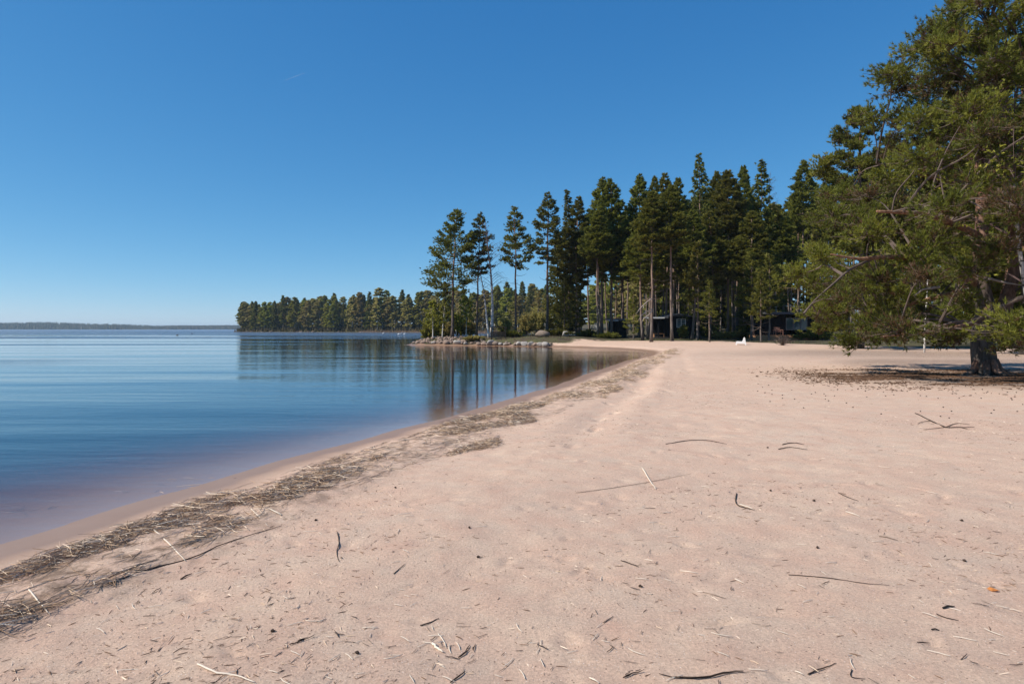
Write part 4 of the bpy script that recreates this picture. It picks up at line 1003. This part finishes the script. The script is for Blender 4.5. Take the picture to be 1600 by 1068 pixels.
# ------------------------------------------------------------------ swing frame on the spit
Yf = 80.0; ox = at(779, Yf); zb = h1(ox, Yf); sf = empty('swing_frame', (ox, Yf, zb)); tag(sf, 'dark timber bench swing frame on the spit beside the white birch', 'swing bench')
dkw = plain('dark_timber', (.028, .022, .018), .9, .3)
for q in (-.82, .82):
    for yy in (-.4, .4):
        mb = MB(); mb.box((q - .06, yy - .06, -.1), (q + .06, yy + .06, 1.32)); mb.build('post', dkw, sf)
for yy in (-.4, .4):
    mb = MB(); mb.box((-.95, yy - .055, 1.32), (.95, yy + .055, 1.42)); mb.build('beam', dkw, sf)
mb = MB(); mb.box((-.74, -.2, .32), (.74, .3, .38)); mb.build('seat', dkw, sf)
mb = MB()
for i in range(5): mb.box((-.74, .31, .36 + i * .1), (.74, .345, .45 + i * .1))
mb.build('backrest', dkw, sf)
mb = MB()
for q in (-.84, .84): mb.tube([(q * .9, -.42, 1.05), (q * .9, .42, 1.05)], .03, 5)
mb.build('brace', dkw, sf)

# ------------------------------------------------------------------ water birds
def swan(px, py, rz, lab, s=1.0, col=None, group='swans on the bay'):
    Y_ = H * F / (py - 514.0); x = at(px, Y_)
    import bmesh
    r = empty('swan' if s >= 1 else 'duck', (x, Y_, 0), rz); tag(r, lab, 'bird', group); r.scale = (s, s, s)
    mb = MB(); t = np.linspace(0, 1, 9)
    mb.tube(np.stack([-.62 + 1.15 * t, 0 * t, .16 + .10 * np.sin(t * 3.0) * (1.2 - t)], 1), [.02, .14, .22, .27, .28, .26, .20, .13, .04], 10)
    mb.tube([(.42, 0, .18), (.58, 0, .34), (.56, 0, .60), (.60, 0, .80), (.68, 0, .86), (.76, 0, .83)], [.10, .07, .05, .048, .06, .03], 8)
    mb.build('body', col or white, r, True)
    mb = MB(); mb.tube([(.75, 0, .83), (.88, 0, .79)], [.028, .012], 6); mb.build('beak', deckm, r, True)
swan(624, 523.0, 0.3, 'white swan gliding just ahead of its mate on the bay', 1.0)
swan(632, 523.0, 1.5, 'white swan with upright neck following close to its mate', 1.0)
swan(599, 522.0, 1.4, 'white swan keeping apart nearer the far point', 1.0)
brn = plain('brown_feathers', (.10, .07, .05))
swan(277, 523.6, 0.2, 'dark duck swimming out on the open lake', .55, brn, 'ducks on the open lake'); swan(300, 521.5, 2.9, 'dark duck farther out near the ruffled water', .6, brn, 'ducks on the open lake')

# ------------------------------------------------------------------ distant islands, contrail
def island(name, px0, px1, Yi, prof, dz):
    mb = MB(); K = 60; xs_ = np.linspace(at(px0, Yi), at(px1, Yi), K); u = np.linspace(0, 1, K)
    hh = np.array([np.interp(t, prof[0], prof[1]) for t in u])
    rows = []
    for q, (fy, fz) in enumerate(((-260, -.02), (-200, .12), (-60, .8), (60, 1.0), (220, .6), (400, -.02))):
        rows.append(np.stack([xs_, np.full(K, Yi + fy), hh * fz - .5], 1))
    V = np.array(rows); idx = np.arange(V.shape[0] * K).reshape(V.shape[0], K)
    mb.add(V.reshape(-1, 3), None, np.stack([idx[:-1, :-1], idx[:-1, 1:], idx[1:, 1:], idx[1:, :-1]], -1).reshape(-1, 4))
    o = mb.build(name, plain('island_soil', (.06, .055, .03)), None, True); tag(o, kind='structure')
    f = MB(); g = np.random.default_rng(int(Yi)); K2 = 5200
    uu = g.random(K2); yy = g.uniform(-215, 140, K2); hz = np.interp(uu, u, hh) * np.interp(yy, [-260, -200, -60, 60, 220], [-.02, .12, .8, 1, .6]) - .5
    C = np.stack([np.interp(uu, u, xs_), Yi + yy, hz], 1); ed = np.minimum(ss(0, .02, uu), ss(0, .02, 1 - uu))
    hT = g.uniform(9, 17, K2) * (.4 + .6 * ed); wT = g.uniform(2.5, 4.5, K2)
    for lo, hi, wk in ((.02, .75, 1.0), (.35, 1.0, .7)):
        v = []; 
        for j in range(5):
            a = j * 1.2566; v.append(C + np.stack([np.cos(a) * wT * wk, np.sin(a) * wT * wk, hT * lo], 1))
        v.append(C + np.stack([0 * hT, 0 * hT, hT * hi], 1)); v = np.stack(v, 1); b = np.arange(K2)[:, None] * 6
        fs = np.concatenate([b + np.array([[j, (j + 1) % 5, 5]]) for j in range(5)]); f.add(v.reshape(-1, 3), fs, None, np.repeat(g.random(K2), 6))
    o = f.build('far_forest', foliage_mat('distant_wood', (.022, .032, .014), (.05, .055, .025), (.12, .09, .055), 0, 0)); tag(o, kind='stuff')
island('far_island', -500, 248, 2700, ([0, .3, .62, .75, .84, .93, 1], [12, 14, 13, 19, 12, 8, 0]), 0)
island('far_headland', 262, 420, 3000, ([0, .3, .7, 1], [5, 4, 6, 9]), 0)
ct = MB(); a = np.array([(444 - 800) / F * 9000, 9000, (514 - 126) / F * 9000]); b = np.array([(476 - 800) / F * 9000, 9000, (514 - 114) / F * 9000]); ct.tube([a, (a + b) / 2, b], [1.5, 3, 2], 6)
mm = N('thin_vapour'); tb = mm.n('ShaderNodeBsdfTransparent'); df = mm.n('ShaderNodeBsdfDiffuse'); df.inputs[0].default_value = (.9, .9, .9, 1); mx = mm.n('ShaderNodeMixShader'); mx.inputs[0].default_value = .16
mm.l(tb.outputs[0], mx.inputs[1]); mm.l(df.outputs[0], mx.inputs[2]); mm.surf(mx.outputs[0])
o = ct.build('contrail', mm.m); tag(o, 'short faint white contrail high in the clear sky', 'contrail')

# ------------------------------------------------------------------ washed-up reeds and litter
def straw_mat(name, stops):
    m = N(name); c = m.ramp(m.attr('rnd'), stops); m.surf(m.pbr(c, .8, None, .2)); return m.m
STRAW = straw_mat('reed_straw', [(0.0, (.08, .042, .024)), (.3, (.20, .118, .068)), (.58, (.38, .25, .155)), (.82, (.58, .43, .30)), (1.0, (.80, .68, .54))])
def stems_cloud(mb, x, y, z, az, L, wd, r, g, tilt=.06, bend=.06):
    """Many three-sided bent stems at once (vectorised)."""
    K = len(x); d = np.stack([np.cos(az), np.sin(az), g.normal(size=K) * tilt], 1); s = np.stack([-np.sin(az), np.cos(az), 0 * az], 1); up = np.array([0, 0, 1.0])
    c = np.stack([x, y, z], 1); bd = (g.normal(size=K) * bend * L)[:, None]
    V = []
    for t in (-.5, -.15, .2, .5):
        p = c + d * (L * t)[:, None] + s * bd * (0.25 - t * t) * 2
        w_ = (wd * (1.0 if abs(t) < .3 else .6))[:, None]
        V += [p + s * w_, p - s * w_, p + up * w_ * 1.5]
    V = np.stack(V, 1); b = np.arange(K)[:, None] * 12; f = []
    for q in range(3):
        for j in range(3):
            f.append(b + np.array([[q * 3 + j, q * 3 + (j + 1) % 3, q * 3 + 3 + (j + 1) % 3, q * 3 + 3 + j]]))
    mb.add(V.reshape(-1, 3), None, np.concatenate(f), np.repeat(r, 12))
# arc length samples of the near shore
nearS = np.array([p for p in SHORE if -2 < p[1] < 56 and p[0] < 11.2]); nearS = catmull(nearS, 6)
seg = np.diff(nearS, axis=0); sl = np.hypot(seg[:, 0], seg[:, 1]); cum = np.concatenate([[0], np.cumsum(sl)])
g3 = np.random.default_rng(77)
def shore_pt(s, off):
    xx = np.interp(s, cum, nearS[:, 0]); yy = np.interp(s, cum, nearS[:, 1]); dx = np.interp(s, cum[1:], seg[:, 0] / sl); dy = np.interp(s, cum[1:], seg[:, 1] / sl); l = np.hypot(dx, dy)
    return xx + dy / l * off, yy - dx / l * off, np.arctan2(dy, dx)
K = 150000; s = cum[-1] * g3.random(K) ** 1.25; off = 1.22 + (.75 + .9 * ss(.30, .6, fbm(s * .35, 0 * s, 12, 3)) + .55 * (1 - ss(11, 16, s))) * g3.random(K) + .45 * (fbm(s * .9, 0 * s, 14, 3) - .45)
x, y, az = shore_pt(s, off)
dn = fbm(s * .8, off * 1.9, 88, 4); keep = g3.random(K) < ss(.38, .56, dn) * (1 - .75 * ss(12, 26, y)) * (1 - .7 * ss(30, 50, y))
rest = g3.random(K) < .05
keep |= rest
x, y, az, s, off = x[keep], y[keep], az[keep], s[keep], off[keep]; K = len(x)
z = height(x, y) + np.abs(g3.normal(size=K)) * .030 * ss(.4, .6, dn[keep] + .04) + .004
L = g3.uniform(.04, .22, K) ** 1.0 * np.where(g3.random(K) < .15, 2.0, 1.0); wdt = g3.uniform(.0009, .0024, K) * (1 + .025 * y)
az = az + g3.normal(size=K) * np.where(g3.random(K) < .6, .55, 1.5)
mb = MB(); stems_cloud(mb, x, y, z, az, L, wdt, np.clip(g3.beta(2.4, 1.4, K), 0, 1), g3, .10)
o = mb.build('reed_debris', STRAW); tag(o, kind='stuff')
# thin lines of crumbs above and below the band + long stems along it
K = 1100; s = cum[-1] * g3.random(K) ** 1.4; line = g3.integers(0, 3, K); off = np.array([1.1, 2.55, 1.6])[line] + .05 * g3.normal(size=K) + .12 * np.sin(s * 1.1 + line * 2)
x, y, az = shore_pt(s, off); mb = MB(); stems_cloud(mb, x, y, height(x, y) + .006, az + g3.normal(size=K) * .12, g3.uniform(.15, .6, K), g3.uniform(.0007, .0016, K) * (1 + .03 * y), np.clip(g3.beta(2.4, 1.8, K), 0, 1), g3, .01, .05)
o = mb.build('long_reed_debris', STRAW); tag(o, kind='stuff')
# fine litter all over the dry sand
K = 80000; y = 2.2 + 42 * g3.random(K) ** 1.7; x = g3.uniform(-1, 1, K) * (y * .82 + .6); dd = sdist(x, y); pn = fbm(x * .5, y * .5, 99, 4)
keep = (dd > 2.6) & (g3.random(K) < .12 + .88 * ss(.40, .62, pn)); x, y = x[keep], y[keep]; K = len(x)
sz = g3.random(K) ** 5; mb = MB()
stems_cloud(mb, x, y, height(x, y) + .003, g3.uniform(0, 6.28, K), .007 + .05 * sz, .0007 + .0012 * sz + .00008 * y, np.where(g3.random(K) < .6, g3.uniform(0, .3, K), g3.uniform(.75, 1, K)), g3, .15, .06)
o = mb.build('twig_litter', STRAW); tag(o, kind='stuff')
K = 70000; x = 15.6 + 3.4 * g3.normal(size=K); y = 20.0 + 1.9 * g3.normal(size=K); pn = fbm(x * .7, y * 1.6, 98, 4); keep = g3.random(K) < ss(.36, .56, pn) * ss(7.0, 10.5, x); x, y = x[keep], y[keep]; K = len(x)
mb = MB(); stems_cloud(mb, x, y, hg(x, y) + .004, g3.uniform(0, 6.28, K), g3.uniform(.03, .13, K), g3.uniform(.003, .012, K), g3.uniform(0, .12, K), g3, .2, .1)  # fallen needle chips, made dense and near black to deepen the pine's shade
o = mb.build('needle_litter_shade', STRAW); tag(o, kind='stuff')

DK = plain('dark_wet_wood', (.055, .036, .026), .85, .5, 20); PALE = plain('bleached_stem', (.66, .57, .46), .7, .2, 20); MIDW = plain('weathered_wood', (.22, .16, .12), .85, .4, 20); BLK = plain('charred_black_wood', (.018, .015, .013), .85, .4, 20)
def gz(px, py): return np.array(gpix(px, py))
def stick(name, cat, pts, wpx, mat, lab, forks=()):
    P = np.array([gz(*p) for p in pts]); c = P[0].copy(); Y_ = P[:, 1].mean(); wm = wpx * Y_ / F * .35
    P[:, 2] += wm * .9 + .002; Q = catmull(P - c, 4) if len(P) > 2 else np.vstack([P[0] - c, (P[0] + P[1]) / 2 - c + [0, 0, wm * .4], P[1] - c])
    r = np.interp(np.linspace(0, 1, len(Q)), [0, .15, .6, 1], [wm * .8, wm, wm * .85, wm * .4])
    Q = Q + np.random.default_rng(int(pts[0][0])).normal(size=Q.shape) * wm * .25
    mb = MB()
    if wpx >= 3.8 and mat is not PALE and len(P) > 2:      # splintered bark: several thin strands of unequal length
        gg = np.random.default_rng(int(pts[0][0]) + 7)
        for q in range(7):
            a, b_ = sorted(gg.integers(0, len(Q), 2)); b_ = min(max(b_, a + 3), len(Q)); a = min(a, b_ - 3)
            mb.tube(Q[a:b_] + gg.normal(size=3) * wm * .8 + [0, 0, wm * .5], r[a:b_] * gg.uniform(.2, .5), 5, gg.random())
        mb.tube(Q, r * .5, 6)
    else: mb.tube(Q, r, 6)
    o = mb.build(name, mat, None, True, tuple(c)); tag(o, lab, cat)
    for f in forks:
        A = np.array([gz(*p) for p in f]) - c; A[:, 2] += wm + .002; m2 = MB(); m2.tube(catmull(A, 3) if len(A) > 2 else A, np.linspace(wm * .7, wm * .3, len(catmull(A, 3)) if len(A) > 2 else 2), 5); m2.build('fork', mat, o, True)
    return o
S = [
 ([(308, 1038), (340, 1052), (370, 1056), (398, 1067)], 4.5, PALE, 'long pale wavy stick, longest light one on the near sand'),
 ([(452, 1008), (470, 1002), (490, 994)], 5, DK, 'dark brown bark sliver tapering to a crumbly tail'),
 ([(1232, 898), (1300, 904), (1345, 911), (1390, 915)], 2, DK, 'very long thin dark twig lying straight on the open sand'),
 ([(1262, 1054), (1285, 1045), (1307, 1037)], 3.2, DK, 'straight dark brown stick with a pale chip across it'),
 ([(1472, 951), (1491, 948)], 5, BLK, 'short thick black stub of wood'),
 ([(1463, 960), (1480, 966), (1498, 970)], 2.4, DK, 'thin dark twig just below the short black stub'),
 ([(970, 876), (985, 881), (998, 886)], 2.2, DK, 'small reddish dark twig with a sharp bend at its end'),
 ([(1030, 1054), (1060, 1060), (1100, 1060), (1140, 1052), (1180, 1051)], 4, DK, 'frayed bundle of dark bark strips at the bottom of the view'),
 ([(976, 1060), (990, 1053), (1003, 1050)], 6, DK, 'crumbled dark bark clump beside the frayed bark bundle'),
 ([(657, 978), (672, 973), (686, 966)], 3, DK, 'dark grey stick resting against a straw'),
 ([(716, 1028), (733, 1016)], 3.4, DK, 'short dark brown stick near the white reed stubs'),
 ([(704, 1067), (727, 1050)], 4, BLK, 'pair-like thick black reed stalk at the lower edge of the view'),
 ([(684, 990), (694, 1003), (697, 1013)], 2.4, PALE, 'slim white reed standing over the fat white stub'),
 ([(676, 1006), (684, 1014), (692, 1020)], 6, PALE, 'fat white reed stub with a dark end'),
 ([(1003, 731), (1013, 747), (1025, 765)], 3, PALE, 'thin pale stick pointing down the open sand below the wrack bend'),
 ([(1222, 695), (1240, 692), (1257, 695)], 2, DK, 'slightly arched dark twig, upper of a close pair'),
 ([(1216, 702), (1235, 699), (1262, 703)], 2, DK, 'dark knotted twig, lower of a close pair'),
 ([(1151, 771), (1150, 787), (1165, 794), (1180, 797)], 2.6, DK, 'hook-shaped dark twig with an upright end'),
 ([(1155, 788), (1170, 793), (1176, 796)], 2.4, PALE, 'pale splinter lying along the hook-shaped twig'),
 ([(1322, 800), (1344, 807)], 2.8, PALE, 'white straight splinter on the empty sand right of the hooked twig'),
 ([(1374, 838), (1390, 841), (1403, 845)], 2.8, MIDW, 'grey-brown stick with a pale flank below the white splinter'),
 ([(1040, 694), (1080, 688), (1110, 689), (1135, 694)], 1.8, DK, 'long thin arched twig crossing the middle of the beach'),
 ([(1331, 1046), (1330, 1058), (1352, 1061)], 2.2, BLK, 'black twig bent into a right angle'),
 ([(1242, 1049), (1255, 1055)], 3, PALE, 'short white splinter left of the straight dark stick'),
 ([(45, 922), (60, 940), (78, 960)], 4, PALE, 'stout pale reed sticking out of the wrack at the left edge'),
 ([(240, 828), (262, 848), (290, 877)], 3.4, PALE, 'long pale reed lying across the middle of the wrack'),
 ([(170, 912), (240, 888), (300, 872), (355, 848), (440, 822)], 3, DK, 'long dark stem marking the beach edge of the wrack'),
 ([(900, 770), (960, 762), (1020, 752), (1080, 740)], 1.2, MIDW, 'hair-thin straw line across the sand under the pale stick'),
 ([(527, 832), (530, 850), (526, 862), (530, 878)], 2.4, DK, 'upright-lying kinked twig just off the wrack'),
 ([(615, 897), (624, 889), (633, 881)], 2, DK, 'small slanting dark twig between kinked twig and white reeds'),
 ([(921, 1060), (937, 1068)], 4, PALE, 'pale flat reed piece cut by the lower edge of the view'),
 ([(1063, 892), (1090, 896)], 2.6, PALE, 'thin white reed with a hooked end in the open sand'),
 ([(1148, 905), (1163, 912)], 2.6, PALE, 'white splinter right of the hooked white reed'),
 ([(1098, 925), (1135, 936)], 2, MIDW, 'speckled straight twig between white splinter and long thin twig'),
 ([(943, 973), (958, 964)], 3, MIDW, 'curved brownish twig with a fork on the open sand'),
 ([(440, 805), (420, 795)], 3, PALE, 'pale stub beside the wrack end'),
 ([(392, 795), (418, 822)], 2.4, PALE, 'thin pale reed slanting off the wrack onto clean sand'),
 ([(1433, 1004), (1453, 1005)], 2.4, DK, 'slightly bowed dark twig near the lower right'),
 ([(282, 905), (300, 897)], 4, DK, 'dark bark flake between wrack and dent in the sand'),
 ([(1455, 984), (1468, 985)], 4, BLK, 'black seed pod with a pale stalk'),
 ([(1310, 770), (1327, 778), (1342, 783)], 1.6, DK, 'thin slanting dark twig in the middle of the right sand'),
 ([(480, 995), (500, 985)], 0.1, PALE, ''),
]
for pts, wpx, mat, lab in S:
    if lab: stick('dry_reed' if mat is PALE else 'twig', 'reed' if mat is PALE else 'twig', pts, wpx, mat, lab)
stick('branch', 'branch', [(1430, 646), (1455, 658), (1478, 668), (1500, 668), (1523, 668)], 2.6, DK, 'forked dark branch lying on the sand in front of the old pine',
      [[(1478, 668), (1462, 670), (1443, 672)], [(1455, 658), (1440, 660), (1434, 663)], [(1478, 668), (1495, 662), (1515, 664)], [(1500, 668), (1512, 671)]])
# orange leaf
lf = MB(); c = gz(1556, 924); rr = .024
lf.add([(-rr, 0, .004), (-rr * .3, rr * .5, .018), (rr, 0, .006), (-rr * .2, -rr * .45, .012), (0, 0, .004), (-rr * 1.6, rr * .8, .012), (-rr * .9, rr * .9, .02)], [(0, 4, 1), (1, 4, 2), (2, 4, 3), (3, 4, 0), (0, 1, 5), (1, 6, 5)])
o = lf.build('fallen_leaf', plain('orange_leaf', (.50, .19, .05), .6, .3, 30), None, False, tuple(c)); tag(o, 'bright orange dry leaf alone on the sand', 'leaf')
o.modifiers.new('thick', 'SOLIDIFY').thickness = .0015
# cones and bits of reed that can be counted
def cone_mesh():
    mb = MB(); t = np.linspace(0, 1, 7); mb.tube(np.stack([t * .030, 0 * t, .009 + 0 * t], 1), [.003, .008, .010, .0095, .0075, .005, .0015], 8)
    v = mb.v[0]; v += .0015 * np.sin(v[:, :1] * 900); return mb.mesh('pine_cone', DK)
cm = cone_mesh(); taken = 0
for i in range(125):
    if 107 < i: break
    if i < 95: px = 1180 + 420 * g3.random(); py = 596 + abs(g3.normal()) * 22
    else: px = g3.uniform(300, 1600); py = g3.uniform(640, 1050)
    x, y, z = gpix(px, py)
    if float(sdist([x], [y])[0]) < 2.9: continue
    o = link('pine_cone', cm, None, (x, y, z)); o.rotation_euler = (g3.uniform(-.2, .2), 0, g3.uniform(0, 6.28)); o.scale = (.75 + .02 * y,) * 3
    if i < 95: tag(o, 'small dark pine cone on the sand around the old pine', 'pine cone', 'pine cones scattered around the old pine')
    else: tag(o, 'small dark pine cone alone on the open beach sand', 'pine cone', 'pine cones scattered over the open beach')
def bit_mesh(seed, mat, L, wd):
    g = np.random.default_rng(seed); mb = MB(); t = np.linspace(-.5, .5, 5)
    mb.tube(np.stack([t * L, g.normal() * .03 * L * (t * t * 4), .003 + wd + np.abs(g.normal(size=5)) * wd * .6], 1), wd * np.array([.7, 1, 1, .9, .5]), 5); return mb.mesh('bit', mat, True)
BP = [bit_mesh(i, PALE, .06 + .025 * i, .0022 + .0003 * i) for i in range(4)]; BD = [bit_mesh(20 + i, DK, .05 + .02 * i, .0022 + .0003 * i) for i in range(4)]; BM_ = [bit_mesh(40 + i, MIDW, .06 + .02 * i, .002) for i in range(3)]
for i in range(290):
    if i < 60: px = g3.choice([500, 700, 560, 990, 720, 830]) + g3.normal() * 45; py = 1020 + g3.normal() * 28
    elif i < 90: px = g3.choice([640, 1130, 1000]) + g3.normal() * 30; py = g3.choice([808, 870, 640]) + g3.normal() * 8
    else: px = g3.uniform(120, 1600); py = 640 + 430 * g3.random() ** .6
    py = min(py, 1080); x, y, z = gpix(px, py)
    if float(sdist([x], [y])[0]) < 2.8: continue
    k = g3.random(); ms = BP if k < .5 else BD if k < .68 else BM_
    o = link('reed_bit' if ms is BP else 'twig_bit', ms[i % len(ms)], None, (x, y, z + .001)); o.rotation_euler = (0, 0, g3.uniform(0, 6.28)); kk = .55 + .05 * y; o.scale = (kk, kk, kk)
    tag(o, 'short pale bit of broken reed scattered on the sand' if ms is BP else 'short dark bit of twig scattered on the sand' if ms is BD else 'short grey-brown bit of twig scattered on the sand', 'reed bit' if ms is BP else 'twig bit', 'bits of reed scattered over the beach' if ms is BP else ('dark bits of twig' if ms is BD else 'grey-brown bits of twig') + ' scattered over the beach')

# ------------------------------------------------------------------ air
HAZE = True
if HAZE:
    hb = MB(); hb.box((-6700, -400, -13), (6700, 7400, 48)); m = N('haze')
    pv = m.n('ShaderNodeVolumePrincipled'); pv.inputs['Color'].default_value = (.62, .82, 1, 1); pv.inputs['Density'].default_value = 0.00011; pv.inputs['Anisotropy'].default_value = 0.2
    m.l(pv.outputs[0], m.out.inputs['Volume']); o = hb.build('haze', m.m); tag(o, kind='stuff')
